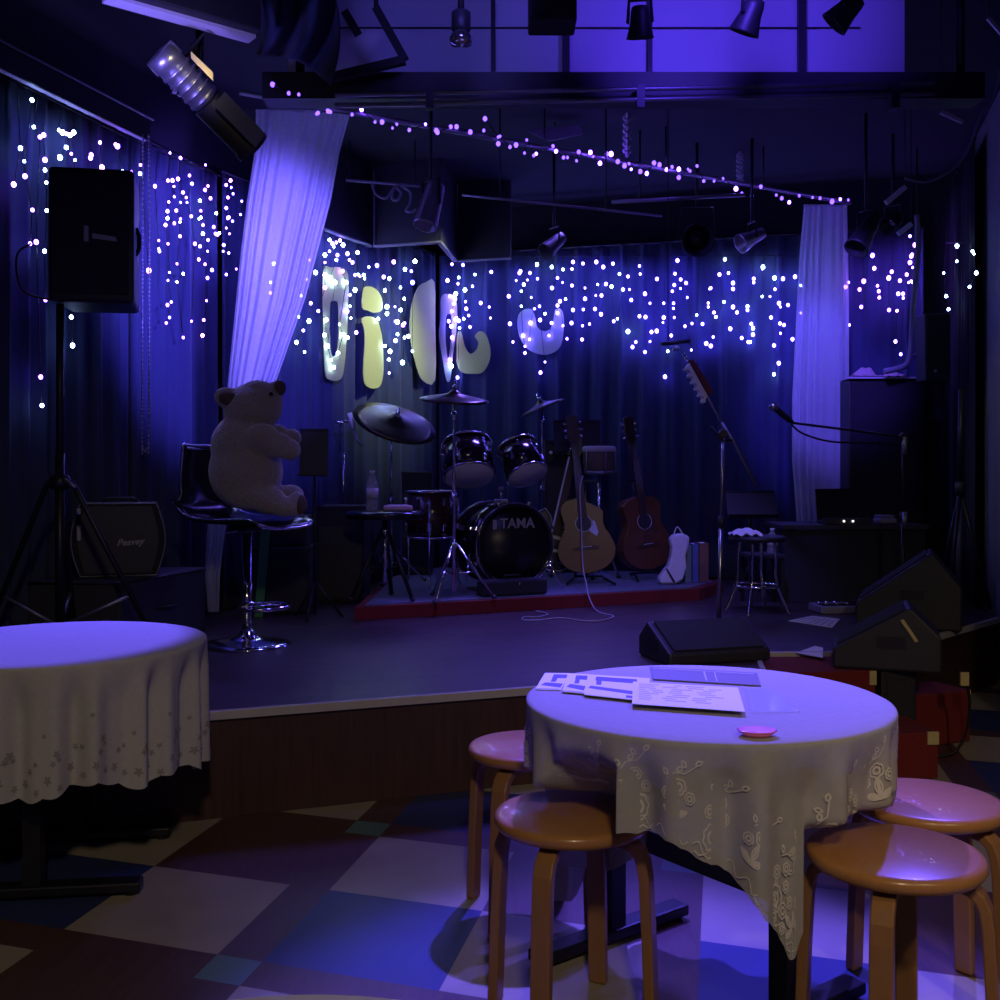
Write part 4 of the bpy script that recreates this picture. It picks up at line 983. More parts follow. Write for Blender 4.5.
d = (P(708, 396, 5.55)-P(687, 364, 5.55)); nn = Vector((0, 1, 0))
rt = thing('songbook', 'red covered songbook with pale page edges on the tilted boom', 'songbook', tuple(P(705, 402, 5.5)))
s0 = [P(686.5, 362, 5.47), P(690, 361, 5.47), P(710, 393, 5.47), P(706, 397, 5.47)]
m = MB(); m.slab(s0, (0, -.09, 0)); m.build('cover', 'book_red', rt, w=True)
s1 = [P(684.5, 368, 5.46), P(687.0, 364, 5.46), P(705.5, 397, 5.46), P(702, 402, 5.46)]
m = MB(); m.slab(s1, (0, -.075, 0)); m.build('pages', 'white_paper', rt, w=True, bev=.004)
for k in range(6):
    v = P(684.5+k*3.4, 370+k*6.4, 5.45); m = MB(); m.tube([v, v+Vector((0,-.07,0))], .009, 8); m.build('page_bundle', 'white_paper', rt, w=True)
m = MB(); m.tube([P(696, 378, 5.53), P(693, 378, 5.44)], .006, 6); m.build('hanger_clip', 'black_metal', rt, w=True)
rt = thing('hanging_microphone', 'small dark microphone bar hanging just above the tilted boom', 'microphone', tuple(P(676, 344, 6.4)))
m = MB(); m.tube([P(661, 344, 6.4), P(690, 341, 6.4)], .012, 8); m.build('bar', 'black_metal', rt, w=True)
m = MB(); m.ell(P(676, 348, 6.38), (.022, .02, .018), nu=10, nv=8); m.build('capsule', 'dull_steel', rt, w=True)
m = MB(); m.tube([P(668, 343, 6.4), (P(668, 343, 6.4).x, 6.4, 3.448)], .003, 5); m.build('wire', 'cable_black', rt, w=True)

# second microphone stand near the straight drape
xx, yy = P(903, 440, 6.2).x, 6.2
rt = micstand('black microphone stand whose level boom reaches across the straight drape', (xx, yy), SH+EPS, P(0, 437, 6.2).z, mm='black_metal', R=.13, ang=1.2,
   boom=[P(793, 423, 6.2), P(850, 430, 6.2), P(903, 437, 6.2), P(915, 440, 6.2)], mic_dir=(-.75, 0, .62))
for y0, y1 in ((437, 455), (512, 528)):
    m = MB(); m.tube([P(905, y0, 6.18), P(904.5, y1, 6.18)], .014, 8); m.build('tube_sleeve', 'dull_steel', rt, w=True)
m = MB(); m.tube(smooth_path([P(791, 424, 6.19), P(800, 432, 6.19), P(815, 438, 6.19), P(835, 442, 6.19), P(870, 443, 6.19), P(900, 444, 6.18)]), .006, 6); m.build('cable', 'cable_black', rt, w=True)

# chrome stool with cloth, small black table with bottle
c = P(757, 535, 6.2)
rt = thing('keyboard_stool', 'chrome legged round stool with a white cloth on its edge', 'stool', (c.x, c.y, SH+EPS))
zt = P(0, 536, 6.2).z
m = MB(); m.lathe([(.155, -.03), (.165, -.02), (.165, -.005), (.15, .002), (.0001, .004)], 30, Matrix.Translation((c.x, c.y, zt))); m.build('seat', 'black', rt, w=True)
for k in range(4):
    a = PI/4+PI/2*k+.3; u = Vector((math.cos(a), math.sin(a), 0)); b = Vector((c.x, c.y, 0))
    m = MB(); m.tube(smooth_path([b+u*.10+Vector((0,0,zt-.032)), b+u*.11+Vector((0,0,zt-.12)), b+u*.12+Vector((0,0,zt-.28)), b+u*.19+Vector((0,0,SH+.012))]), .010, 8); m.build('leg', 'chrome', rt, w=True)
pts = [Vector((c.x+.13*math.cos(2*PI*i/28), c.y+.13*math.sin(2*PI*i/28), zt-.29)) for i in range(28)]
m = MB(); m.tube(pts, .008, 6, closed=True); m.build('foot_ring', 'chrome', rt, w=True)
rt = thing('folded_cloth', 'small crumpled white cloth on the chrome legged stool', 'cloth', (c.x-.09, c.y-.03, zt+.005))
rnd = random.Random(3)
def fn(i, j):
    u = i/15-.5; v = j/11-.5
    return (c.x-.075+u*.17, c.y-.03+v*.15, zt+.012+.03*max(0, 1-(u*u+v*v)*3.6)+.008*math.sin(u*19+v*7))
m = MB(); m.grid(fn, 16, 12); m.build('folds', 'white_cloth', rt, w=True, solid=.005)
t = P(766, 555, 6.65)
rt = thing('side_table', 'small black side table holding a clear water bottle', 'table', (t.x, 6.7, SH+EPS))
zt2 = P(0, 555, 6.6).z
m = MB(); m.box((t.x, 6.75, zt2-.012), (.23, .26, .024)); m.build('top', 'black', rt, w=True, bev=.004)
for sx in (-1, 1):
    for sy in (-1, 1):
        m = MB(); m.box((t.x+sx*.10, 6.75+sy*.11, (SH+zt2-.026)/2), (.022, .022, zt2-.026-SH-EPS*2)); m.build('leg', 'black_metal', rt, w=True)
bottle('short clear water bottle on the small black side table', Vector((P(773, 550, 6.66).x, 6.68, zt2+EPS)), .16, .033)
music_stand('dark flat music stand above the chrome legged stool', (P(753, 520, 7.2).x, 7.28), SH+EPS, P(0, 490, 7.28).z, .34, .20, tilt=.5, R=.08)

# desk with laptop
d0, d1 = P(783, 527, 6.75), P(929, 527, 6.75); zt = .88
rt = thing('desk', 'black cloth covered desk carrying the open laptop', 'desk', ((d0.x+d1.x)/2, 7.0, SH+EPS))
w = d1.x-d0.x; cx = (d0.x+d1.x)/2
m = MB(); m.box((cx, 7.0, zt-.015), (w, .5, .03)); m.build('top', 'box_navy', rt, w=True, bev=.004)
m = MB(); m.box((cx, 6.79, (SH+zt-.03)/2), (w*.97, .02, zt-.035-SH-EPS*2)); m.build('front_cloth', 'black_fabric', rt, w=True)
for sx in (-1, 1): m = MB(); m.box((cx+sx*w*.47, 7.02, (SH+zt-.03)/2), (.03, .42, zt-.035-SH-EPS*2)); m.build('side_panel', 'black', rt, w=True)
c = P(846, 522, 6.9); zl = zt+EPS
rt = thing('laptop', 'open black laptop on the desk by the straight drape', 'laptop', (c.x, 6.95, zl))
m = MB(); m.box((c.x, 6.95, zl+.009), (.30, .22, .018), -.1); m.build('keyboard_base', 'black', rt, w=True, bev=.004)
T = Matrix.Translation((c.x+.01, 7.07, zl+.12)) @ Matrix.Rotation(-.25, 4, 'X') @ Matrix.Rotation(-.1, 4, 'Z')
m = MB(); m.box((0,0,0), (.30, .008, .215), 0, T); l = m.build('screen_lid', 'black_gloss', rt, w=True, bev=.003)
m = MB(); m.box((c.x-.03, 6.829, zl+.009), (.16, .003, .008), -.1); m.build('keyboard_edge', 'black_metal', rt, w=True)
rt = thing('audio_interface', 'flat black device with two lit dots on the desk edge', 'device', (P(848,530,6.77).x, 6.79, zl))
cx2 = P(846, 530, 6.8).x
m = MB(); m.box((cx2, 6.79, zl+.02), (.30, .05, .04)); m.build('case', 'black', rt, w=True, bev=.004)
for x in (844, 853): m = MB(); m.ell(P(x, 0, 6.76).xy.to_3d()+Vector((0, 0, zl+.022)), (.007,)*3, nu=8, nv=6); m.build('indicator_light', 'led_dot', rt, w=True)
rt = thing('folded_cloth', 'grey folded cloth at the desk end beside the lit dots', 'cloth', (P(878,530,6.8).x, 6.82, zl))
m = MB(); m.box((P(886,0,6.82).x, 6.84, zl+.022), (.115, .13, .036)); m.build('fold', 'hose_grey', rt, w=True, bev=.012, seg=3)
m = MB(); m.box((P(886,0,6.82).x, 6.85, zl+.050), (.10, .10, .018)); m.build('upper_fold', 'hose_grey', rt, w=True, bev=.008, seg=3)

# tall black cabinet, cloth, wall loudspeaker, stands and wedge on the far side
a, b = P(849, 378, 7.42), P(924, 378, 7.42); zt = P(0, 379, 7.42).z
rt = thing('equipment_cabinet', 'tall black equipment cabinet behind the laptop desk', 'cabinet', ((a.x+b.x)/2, 7.5, SH+EPS))
cx = (a.x+b.x)/2; w = b.x-a.x
m = MB(); m.box((cx, 7.52, (zt+SH)/2), (w, .20, zt-SH-EPS*2)); m.build('carcass', 'black', rt, w=True, bev=.008)
m = MB(); m.box((cx, 7.415, (zt+SH)/2), (w*.88, .006, (zt-SH)*.9)); m.build('door', 'black_fabric', rt, w=True)
m = MB(); m.box((cx, 7.50, zt+.007), (w+.02, .22, .012)); m.build('top_board', 'strip_white', rt, w=True)
ct = P(870, 372, 7.46); zc = zt+.0145
rt = thing('crumpled_cloth', 'pinkish crumpled cloth lying on the tall black cabinet', 'cloth', (ct.x, 7.46, zc))
def fn(i, j):
    u = i/23; v = j/9-.5
    return (P(853,0,7.46).x+u*.36, 7.47+v*.12, zc+.006+(.06*math.exp(-((u-.17)/.13)**2)+.05*math.exp(-((u-.33)/.08)**2)+.03*math.exp(-((u-.8)/.2)**2))*max(0, 1-4*v*v)+.004*math.sin(u*40))
m = MB(); m.grid(fn, 24, 10); m.build('folds', 'pink_cloth', rt, w=True, solid=.004)
rt = thing('hanging_hose', 'grey hose hanging in a curve beside the nook lights', 'hose', tuple(P(905, 374, 7.2)))
m = MB(); m.tube(smooth_path([P(917, 215, 7.3), P(918, 245, 7.3), P(916, 275, 7.3), P(913, 310, 7.3), P(911, 345, 7.3), P(908, 362, 7.3), P(900, 368, 7.3), P(884, 371.5, 7.3)]), .02, 8); m.build('hose', 'hose_grey', rt, w=True)
m = MB(); v = P(917, 215, 7.3); m.tube([v, (v.x, v.y, 3.448)], .006, 6); m.build('hanger_rod', 'black_metal', rt, w=True)
def cab(label, x0, x1, y0, y1, D, depth, parts=True, name='loudspeaker', lip=False, zfix=None):
    a, b = P(x0, y1, D), P(x1, y0, D); z0 = zfix if zfix is not None else a.z
    return a, b, z0
a, b = P(925, 381, 7.0), P(951, 313, 7.0)
rt = thing('hanging_box', 'small dark loudspeaker on the wall bracket below the bluish lights', 'speaker', tuple(a))
cx = (a.x+b.x)/2; cz = (a.z+b.z)/2
m = MB(); m.box((cx, 7.08, cz), (b.x-a.x, .16, b.z-a.z)); m.build('cabinet', 'box_navy', rt, w=True, bev=.012)
m = MB(); m.box((cx, 6.997, cz+.02), ((b.x-a.x)*.88, .006, (b.z-a.z)*.85)); m.build('grille', 'black_fabric', rt, w=True)
m = MB(); m.ell(P(935.5, 371, 6.99), (.012, .006, .012), nu=10, nv=6); m.build('badge', 'steel', rt, w=True)
m = MB(); m.tube([(cx, 7.16, cz), (cx+.05, 7.55, cz)], .014, 8); m.build('bracket', 'black_metal', rt, w=True)
# bare tripod stand
bx, by = P(957, 500, 6.5).x, 6.45
rt = thing('speaker_stand', 'empty black speaker stand before the black drape', 'stand', (bx, by, SH+EPS))
m = MB(); m.tube([(bx+.01, by, P(0,390,6.5).z), (bx, by, P(0,490,6.5).z)], .022, 10); m.build('upper_pole', 'black_metal', rt, w=True)
m = MB(); m.tube([(bx, by, P(0,490,6.5).z), (bx-.02, by, SH+.06)], .016, 10); m.build('lower_pole', 'dull_steel', rt, w=True)
m = MB(); m.lathe([(.03, -.04), (.035, 0), (.03, .04)], 12, Matrix.Translation((bx, by, P(0,488,6.5).z))); m.build('hub', 'black', rt, w=True)
for k, a in enumerate((-.5, 2.2, -2.4)):
    m = MB(); m.tube([(bx, by, P(0,490,6.5).z), (bx+.17*math.cos(a), by+.16*math.sin(a), SH+.014)], .013, 8); m.build('leg', 'black_metal', rt, w=True)
# wedges
def wedge(label, c, w, d, h, rz, mm='black', z=SH+EPS, tape=False, wires=True, lab_group=None):
    rt = thing('stage_monitor', label, 'stage monitor', (c[0], c[1], z), rz, lab_group)
    pr = [(-d/2, 0), (d/2, 0), (d/2, h*.55), (d*.22, h), (-d/2+.0, h*.32)]
    M = Matrix(((0,0,1,0),(1,0,0,0),(0,1,0,0),(0,0,0,1)))         # (a,b,h)->(h,a,b)
    m = MB(); m.prism(pr, -w/2, w/2, M); m.build('cabinet', mm, rt, bev=.012)
    p0, p1 = Vector((0, -d/2, h*.32)), Vector((0, d*.22, h)); dd = (p1-p0); n = Vector((0, -dd.z, dd.y)).normalized()
    e = Vector((w*.44, 0, 0))
    m = MB(); a = p0+dd*.06+n*.002; b = p1-dd*.06+n*.002; m.slab([a-e, a+e, b+e, b-e], n*.007); m.build('grille', 'black_fabric', rt)
    for s in (-1, 1):
        m = MB(); m.box((s*(w/2+.002), .02, h*.45), (.004, .12, .05)); m.build('handle', 'black_metal', rt)
    return rt
wedge('black wedge monitor at the stage edge behind the lace covered table', (P(707, 660, 4.72).x, 4.80), .50, .32, .165, .30)
rt = wedge('huge black wedge loudspeaker lying before the tall cabinet', (2.25, 5.84), .44, .53, .41, -1.95)
rt = wedge('black wedge monitor with a pale tape stripe on the step block', (1.71, 4.70), .34, .44, .275, -1.9, z=.368)
m = MB(); m.slab([(.1745, .055, .222), (.1745, .069, .226), (.1745, .128, .135), (.1745, .114, .131)], (.0025, 0, 0)); m.build('tape_stripe', 'yellow_tape', rt)
# step blocks
def block(label, poly, z0, z1, tapes=()):
    cx = sum(p[0] for p in poly)/len(poly); cy = sum(p[1] for p in poly)/len(poly)
    rt = thing('step_block', label, 'step', (cx, cy, z0), 0, 'red carpeted step blocks')
    m = MB(); m.prism(poly, z0, z1); m.build('carpet_cover', 'red_carpet', rt, w=True, bev=.006)
    for c, s in tapes: m = MB(); m.box(c, s); m.build('corner_tape', 'yellow_tape', rt, w=True)
    return rt
block('upper red carpeted step block level with the stage', [(1.12, 4.50), (1.62, 4.57), (1.60, 4.92), (1.22, 4.91)], .0015, .366, [((1.605, 4.565, .335), (.03, .012, .06))])
block('lower red carpeted step block nearest the round stools', [(1.10, 4.16), (1.745, 4.22), (1.73, 4.52), (1.10, 4.46)], .0015, .185, [((1.72, 4.213, .165), (.045, .012, .05)), ((1.50, 4.21, .188), (.06, .05, .006))])
block('small red carpeted step block against the wooden stage side', [(1.80, 4.66), (2.13, 4.80), (2.05, 5.00), (1.82, 4.92)], .0015, .235, [((2.12, 4.805, .215), (.02, .02, .04))])
rt = thing('monitor_support', 'black box under the taped wedge monitor', 'box', (1.72, 4.62, .0015))
m = MB(); m.prism([(1.64, 4.56), (1.80, 4.58), (1.79, 4.88), (1.64, 4.86)], .0015, .366); m.build('body', 'black', rt, w=True, bev=.006)
m = MB(); m.slab([(1.665, 4.560, .05), (1.775, 4.575, .05), (1.775, 4.575, .32), (1.665, 4.560, .32)], (0, -.004, 0)); m.build('front_panel', 'black_fabric', rt, w=True)
rt = thing('cable', 'black cable with a pale tag hanging beside the red step blocks', 'cable', (1.86, 4.6, .0))
m = MB(); m.tube(smooth_path([(1.93, 4.48, .39), (1.95, 4.45, .36), (1.98, 4.47, .26), (1.98, 4.50, .12), (1.94, 4.52, .03), (1.86, 4.52, .008)]), .006, 6); m.build('cord', 'cable_black', rt, w=True)
m = MB(); m.box((1.945, 4.44, .355), (.035, .012, .055)); m.build('tag', 'yellow_tape', rt, w=True)
# papers and effects unit on the stage floor
def sheet(label, pts, z, mm='white_paper', lines=0, group='loose sheets on the stage', name='paper_sheet', cat='paper'):
    v = [Vector((p.x, p.y, z)) for p in [Vector(((x-500)/F, 1, 0))*((CH-z)*F/(y-HZ)) for x, y in pts]]
    c = sum(v, Vector())/len(v)
    rt = thing(name, label, cat, tuple(c), 0, group)
    m = MB(); m.slab(v, (0, 0, .0015)); m.build('sheet', mm, rt, w=True)
    if lines:
        m = MB()
        for k in range(lines):
            t = (k+.8)/(lines+.6)
            a = v[0].lerp(v[3], t); b = v[1].lerp(v[2], t)
            a2 = a.lerp(b, .12); b2 = a.lerp(b, .86 - .2*((k*7) % 3)/3); hh = (v[3]-v[0])*.02
            m.slab([a2-hh, b2-hh, b2+hh, a2+hh], (0, 0, .0004))
        o = m.build('print_lines', 'print_grey', rt, w=True); o.location = (0, 0, .0016)
    return rt, v
sheet('printed paper sheet on the stage below the effects unit', [(788,621),(812,616),(840,619),(832,628)], SH+EPS, lines=6)
sheet('blank white paper sheet partly under the taped wedge monitor', [(796,653),(815,646),(823,648),(823,658)], SH+EPS)
c = Vector(((834-500)/F*6.35, 6.35, SH+EPS))
rt = thing('effects_unit', 'grey effects unit on the stage floor near the papers', 'effects unit', tuple(c), .1)
m = MB(); m.box((0, 0, .022), (.24, .20, .044)); m.build('case', 'hose_grey', rt, bev=.006)
m = MB(); m.box((0, -.03, .046), (.20, .09, .004)); m.build('face_plate', 'black_metal', rt)
for k in range(4): m = MB(); m.lathe([(.012, .044), (.012, .055), (.0001, .056)], 10, Matrix.Translation((-.075+k*.05, .055, 0))); m.build('knob', 'chrome', rt)
for k in range(3): m = MB(); m.lathe([(.016, .048), (.016, .058), (.0001, .059)], 10, Matrix.Translation((-.065+k*.065, -.035, 0))); m.build('footswitch', 'steel', rt)
zc = SH+.006
def onstage(x, y): return P(x, y, (CH-zc)*F/(y-HZ))
v = [P(583, 476, 7.0), P(580, 488, 6.96), P(581, 520, 6.94), P(583, 566, 6.85), P(586, 582, 6.62), P(589, 597, 6.50)]
v = [Vector((p.x, p.y, max(p.z, PT+.008 if p.y > 6.6 else 0))) for p in v]
v += [onstage(*q_) for q_ in ((597, 611), (613, 616), (604, 620), (585, 621), (560, 618), (540, 620), (523, 620), (525, 617), (538, 617), (548, 614), (536, 611))]
rt = thing('cable', 'thin pale cable hanging before the cutaway guitar and looping on the stage', 'cable', (v[-1].x, v[-1].y, SH))
m = MB(); m.tube(smooth_path(v), .0042, 5); m.build('cord', 'cable_white', rt, w=True)
# ------------------------------------------------------------------ bar stool and plush animal
bc = P(247, 645, .85*F/175); D = bc.y; s_ = D/F
rt = thing('bar_stool', 'black bucket seat bar stool with chrome base holding the plush animal', 'bar stool', (bc.x, bc.y, SH+EPS))
zS = P(0, 521, D).z - SH - EPS
prof = [(-.275, zS+.36), (-.285, zS+.27), (-.29, zS+.17), (-.27, zS+.08), (-.215, zS+.02), (-.12, zS-.004), (0, zS-.008), (.12, zS-.004), (.20, zS-.008), (.255, zS-.03)]
pp = smooth_path([Vector((x*(.92 if x > 0 else 1), 0, z)) for x, z in prof], 4)
R15 = Matrix.Rotation(-.42, 4, 'Z')
def seatpt(p, v): 
    w = .21 if p.z < zS+.12 else .19
    lift = .018*abs(v)**3*(1 if p.z < zS+.1 else .2)
    return R15 @ Vector((p.x + (.05*v*v if p.z > zS+.1 else 0), v*w, p.z+lift))
m = MB(); m.grid(lambda i, j: seatpt(pp[i], j/12*2-1), len(pp), 13); m.build('seat_shell', 'black_gloss', rt, solid=.022)
rim = [seatpt(p, -1)+Vector((0,-.012,.004)) for p in pp] + [seatpt(pp[-1], v/6-1+.0)+Vector((.01,0,0)) for v in range(1, 12)] + [seatpt(p, 1)+Vector((0,.012,.004)) for p in reversed(pp)] + [seatpt(pp[0], 1-v/6)+Vector((0,0,.008)) for v in range(1, 12)]
m = MB(); m.tube(rim, .0075, 6, closed=True); m.build('chrome_rim', 'chrome', rt)
m = MB(); m.lathe([(.215, .0), (.215, .006), (.19, .016), (.10, .028), (.04, .045), (.035, .07), (.026, .075)], 40); m.build('base', 'chrome', rt)
m = MB(); m.lathe([(.026, .075), (.026, .30), (.022, .302), (.022, zS-.04)], 20); m.build('pole', 'chrome', rt)
m = MB(); m.lathe([(.06, zS-.055), (.09, zS-.035), (.09, zS-.022)], 20); m.build('seat_mount', 'black_metal', rt)
pts = [R15 @ Vector((.105+.11*math.cos(2*PI*i/32), .13*math.sin(2*PI*i/32), P(0,606,D).z-SH)) for i in range(32)]
m = MB(); m.tube(pts, .010, 8, closed=True); m.build('foot_ring', 'chrome', rt)
m = MB(); m.lathe([(.03, -.02), (.034, 0), (.03, .02)], 16, Matrix.Translation((0,0,P(0,606,D).z-SH))); m.build('ring_collar', 'chrome', rt)
m = MB(); m.tube([R15 @ Vector((.02, -.04, zS-.035)), R15 @ Vector((.05, -.22, zS-.045))], .006, 6); m.build('lift_lever', 'chrome', rt)

def e(x, y, rx, ry, rd, dd=0., rot=0.):
    return (P(x, y-3, D+dd), (rx*s_, rd*s_, ry*s_), rot)
EL = [e(246,474,37,39,36), e(243,450,32,34,33), e(262,452,20,26,26), e(251,412,28,25,27), e(266,408,17,22,20), e(258,392,16,9,15),
      e(228,401,15,11,6,-.06,.25), e(277,392,7.5,9,9), 
      e(262,440,16,14,11,-.13), e(277,448,16,13,10,-.13), e(290,453,11,11,9,-.11), e(275,438,15,12,10,.12), e(292,441,10,10,9,.11),
      e(250,497,25,16,17,-.08), e(268,503,18,14,13,-.08), e(285,510,17,10,11,-.08), e(297,507,9,13,10,-.07), e(270,500,20,15,14,.09), e(291,500,14,13,12,.09)]
rt = thing('plush_animal', 'brown plush bear sitting on the bar stool with raised muzzle', 'plush toy', tuple(P(247, 516, D)))
m = MB()
for c, r, rot in EL:
    m.ell(c, r, Matrix.Rotation(rot, 4, 'Y') if rot else None)
b = m.build('body', 'plush', rt, w=True)
rm = b.modifiers.new('Remesh', 'REMESH'); rm.mode = 'VOXEL'; rm.voxel_size = .011; rm.use_smooth_shade = True
sm = b.modifiers.new('Smooth', 'SMOOTH'); sm.factor = .6; sm.iterations = 5
m = MB(); c, r, rot = e(229.5,402,11,7,4,-.088,.25); m.ell(c, r, Matrix.Rotation(rot, 4, 'Y')); m.build('inner_ear', 'plush_dark', rt, w=True)
m = MB(); c, r, rot = e(279.5,391,6.5,8,8.5,-.01); m.ell(c, r); m.build('nose', 'plush_dark', rt, w=True)
m = MB(); c, r, rot = e(301,508,6.5,10,7,-.085); m.ell(c, r); m.build('foot_pad', 'plush_dark', rt, w=True)
m = MB(); c, r, rot = e(271,397,2,2,2,-.098); m.ell(c, r); m.build('eye', 'black_gloss', rt, w=True)

# ------------------------------------------------------------------ loudspeaker on tripod, amplifier on road case
D = 4.4; hub = P(60, 482, D)
rt = thing('speaker_stand', 'black tripod stand holding the large loudspeaker', 'stand', (hub.x, D, SH+EPS))
zc = P(0, 303, D).z
m = MB(); m.tube([(hub.x, D, SH+.12), (hub.x, D, hub.z+.12)], .020, 10); m.build('lower_pole', 'black_metal', rt, w=True)
m = MB(); m.tube([(hub.x, D, hub.z), (hub.x, D, zc-.004)], .016, 10); m.build('upper_pole', 'black_metal', rt, w=True)
m = MB(); m.lathe([(.035, -.03), (.045, 0), (.035, .03)], 14, Matrix.Translation(hub)); m.build('hub', 'black_metal', rt, w=True)
for k, (fx, fy) in enumerate(((-.36, -.02), (.46, .0), (-.03, .26))):
    a = hub+Vector((.05 if fx > .2 else -.05 if fx < -.2 else 0, 0, .0)); f = Vector((hub.x+fx, D+fy, SH+.016))
    m = MB(); m.tube([hub+Vector((0,0,.01)), a, f], .012, 8); l = m.build('leg', 'black_metal', rt, w=True)
    m = MB(); m.ell(f, (.018, .018, .014), nu=8, nv=6); m.build('rubber_foot', 'black', l)
    l.children[0].data.transform(rt.matrix_basis.inverted())
    m = MB(); m.tube([(hub.x, D, SH+.2), a.lerp(f, .6)], .007, 6); m.build('brace', 'dull_steel', rt, w=True)
m = MB(); m.tube([hub+Vector((.03,-.03,.01)), hub+Vector((.085,-.05,-.02))], .009, 8); m.build('clamp_knob', 'dull_steel', rt, w=True)
a, b = P(47, 303, D), P(129, 169, D)
cx, cz = (a.x+b.x)/2, (a.z+b.z)/2; w, h = b.x-a.x, b.z-a.z
rt = thing('loudspeaker', 'large black loudspeaker with two pale tape marks on the tripod stand', 'loudspeaker', (cx, D+.10, a.z), .18)
pl = [(-w*.5, -.13), (w*.5, -.13), (w*.42, .20), (-w*.42, .20)]
m = MB(); m.prism(pl, 0.0, h); m.build('cabinet', 'black', rt, bev=.02, seg=3)
m = MB(); m.slab([(-w*.45, -.131, h*.06), (w*.45, -.131, h*.06), (w*.45, -.131, h*.95), (-w*.45, -.131, h*.95)], (0, -.012, 0)); m.build('grille', 'black_fabric', rt, bev=.006)
m = MB(); m.box((-.016, -.145, h*.50), (.018, .003, .064)); m.build('tape_mark', 'logo_grey', rt)
m = MB(); m.slab([(.008, -.1435, h*.505), (.10, -.1435, h*.483), (.104, -.1435, h*.45), (.008, -.1435, h*.468)], (0, -.003, 0)); m.build('tape_mark', 'logo_grey', rt)
m = MB(); m.tube([(w*.47, -.02, h*.4), (w*.50, 0, h*.45), (w*.50, 0, h*.55), (w*.47, -.02, h*.6)], .010, 6); m.build('handle', 'black_metal', rt)
m = MB(); m.tube(smooth_path([(-w*.5, .05, h*.05), (-w*.9, .05, h*.12), (-w*.98, .05, h*.38), (-w*.85, .10, h*.5)]), .005, 6); m.build('cable', 'cable_black', rt)
# road case
rt = thing('road_case', 'long dark road case along the curtain carrying the branded amplifier', 'case', (-1.78, 5.05, SH+EPS))
cs = [(-1.69, 4.72), (-1.505, 5.41), (-1.90, 5.41), (-2.10, 4.72)]
zt = .735
m = MB(); m.prism(cs, SH+EPS, zt); m.build('body', 'box_navy', rt, w=True, bev=.006)
m = MB(); m.tube([Vector((x, y, zt-.010)) for x, y in cs], .007, 6, closed=True); m.build('edge_trim', 'black_metal', rt, w=True)
m = MB(); v = Vector((-1.60, 5.06, .58)); dd = Vector((.185, .69, 0)).normalized(); m.tube([v-dd*.07+Vector((.004,0,0)), v-dd*.05+Vector((.03,0,0)), v+dd*.05+Vector((.03,0,0)), v+dd*.07+Vector((.004,0,0))], .007, 6); m.build('handle', 'black_metal', rt, w=True)
# amplifier with rounded front
fr, bk = P(128, 540, 4.92), None
rt = thing('amplifier', 'black round sided amplifier with faint script lettering on the road case', 'amplifier', (-1.80, 5.02, zt+.006), .30)
h = .335; w = .40
m = MB()
N_ = 20
def bulge(t): return .04*math.sin(PI*t)
pr = [(w/2-.035+bulge(i/N_), i/N_*h) for i in range(N_+1)] + [(-w/2+.035-bulge(1-i/N_), h-i/N_*h) for i in range(N_+1)]
M = Matrix(((1,0,0,0),(0,0,-1,0),(0,1,0,0),(0,0,0,1)))
m.prism(pr, -.16, .13, M); m.build('cabinet', 'black_fabric', rt, bev=.008)
m = MB(); m.prism([(x*.86, .014+z*.92) for x, z in pr], .131, .139, M); m.build('grille', 'black', rt)
pts = [M @ Vector((x, z, .131)) for x, z in pr]
m = MB(); m.tube(pts, .0045, 5, closed=True); m.build('piping', 'dull_steel', rt)
text('lettering', 'Peavey', .042, M @ Matrix.Translation((.05, .155, .1392)) @ Matrix.Rotation(.06, 4, 'Z'), 'logo_grey', rt, .0008, shear=.35, w=False)
for z in (.30, .20):
    m = MB(); m.box((-w/2+.03, -.145, z), (.02, .012, .07 if z < .25 else .03)); m.build('corner_guard', 'dull_steel', rt, bev=.003)
m = MB(); m.tube([(-.08, 0, h+.002), (-.06, 0, h+.02), (.06, 0, h+.02), (.08, 0, h+.002)], .008, 6); m.build('handle', 'black', rt)

# ------------------------------------------------------------------ tables
STOOLS = [
 ('wooden stool half under the tablecloth fold closest to the bare blue tile', .160, 2.376, 66),
 ('wooden stool tucked farthest back, partly hidden by the hanging cloth', .085, 2.96, -30),
 ('wooden stool beside the low hanging cloth corner with a violet lit half', .797, 2.14, 62),
 ('dark reddish wooden stool near the red step blocks', .995, 2.475, 40),
]
SR = .173; SZ = .45
def leg_poly():
    c = [(.055, .418), (.115, .418), (.140, .412), (.158, .398), (.168, .375), (.173, .34), (.180, .20), (.187, .002)]
    th = .024; up, lo = [], []
    for i, p in enumerate(c):
        a = c[max(0, i-1)]; b = c[min(len(c)-1, i+1)]
        tx, tz = b[0]-a[0], b[1]-a[1]; l = math.hypot(tx, tz); nx, nz = -tz/l, tx/l
        up.append((p[0]+nx*th/2, p[1]+nz*th/2)); lo.append((p[0]-nx*th/2, p[1]-nz*th/2))
    up[-1] = (up[-1][0], .0015); lo[-1] = (lo[-1][0], .0015)
    return up + lo[::-1]
LEGP = leg_poly()
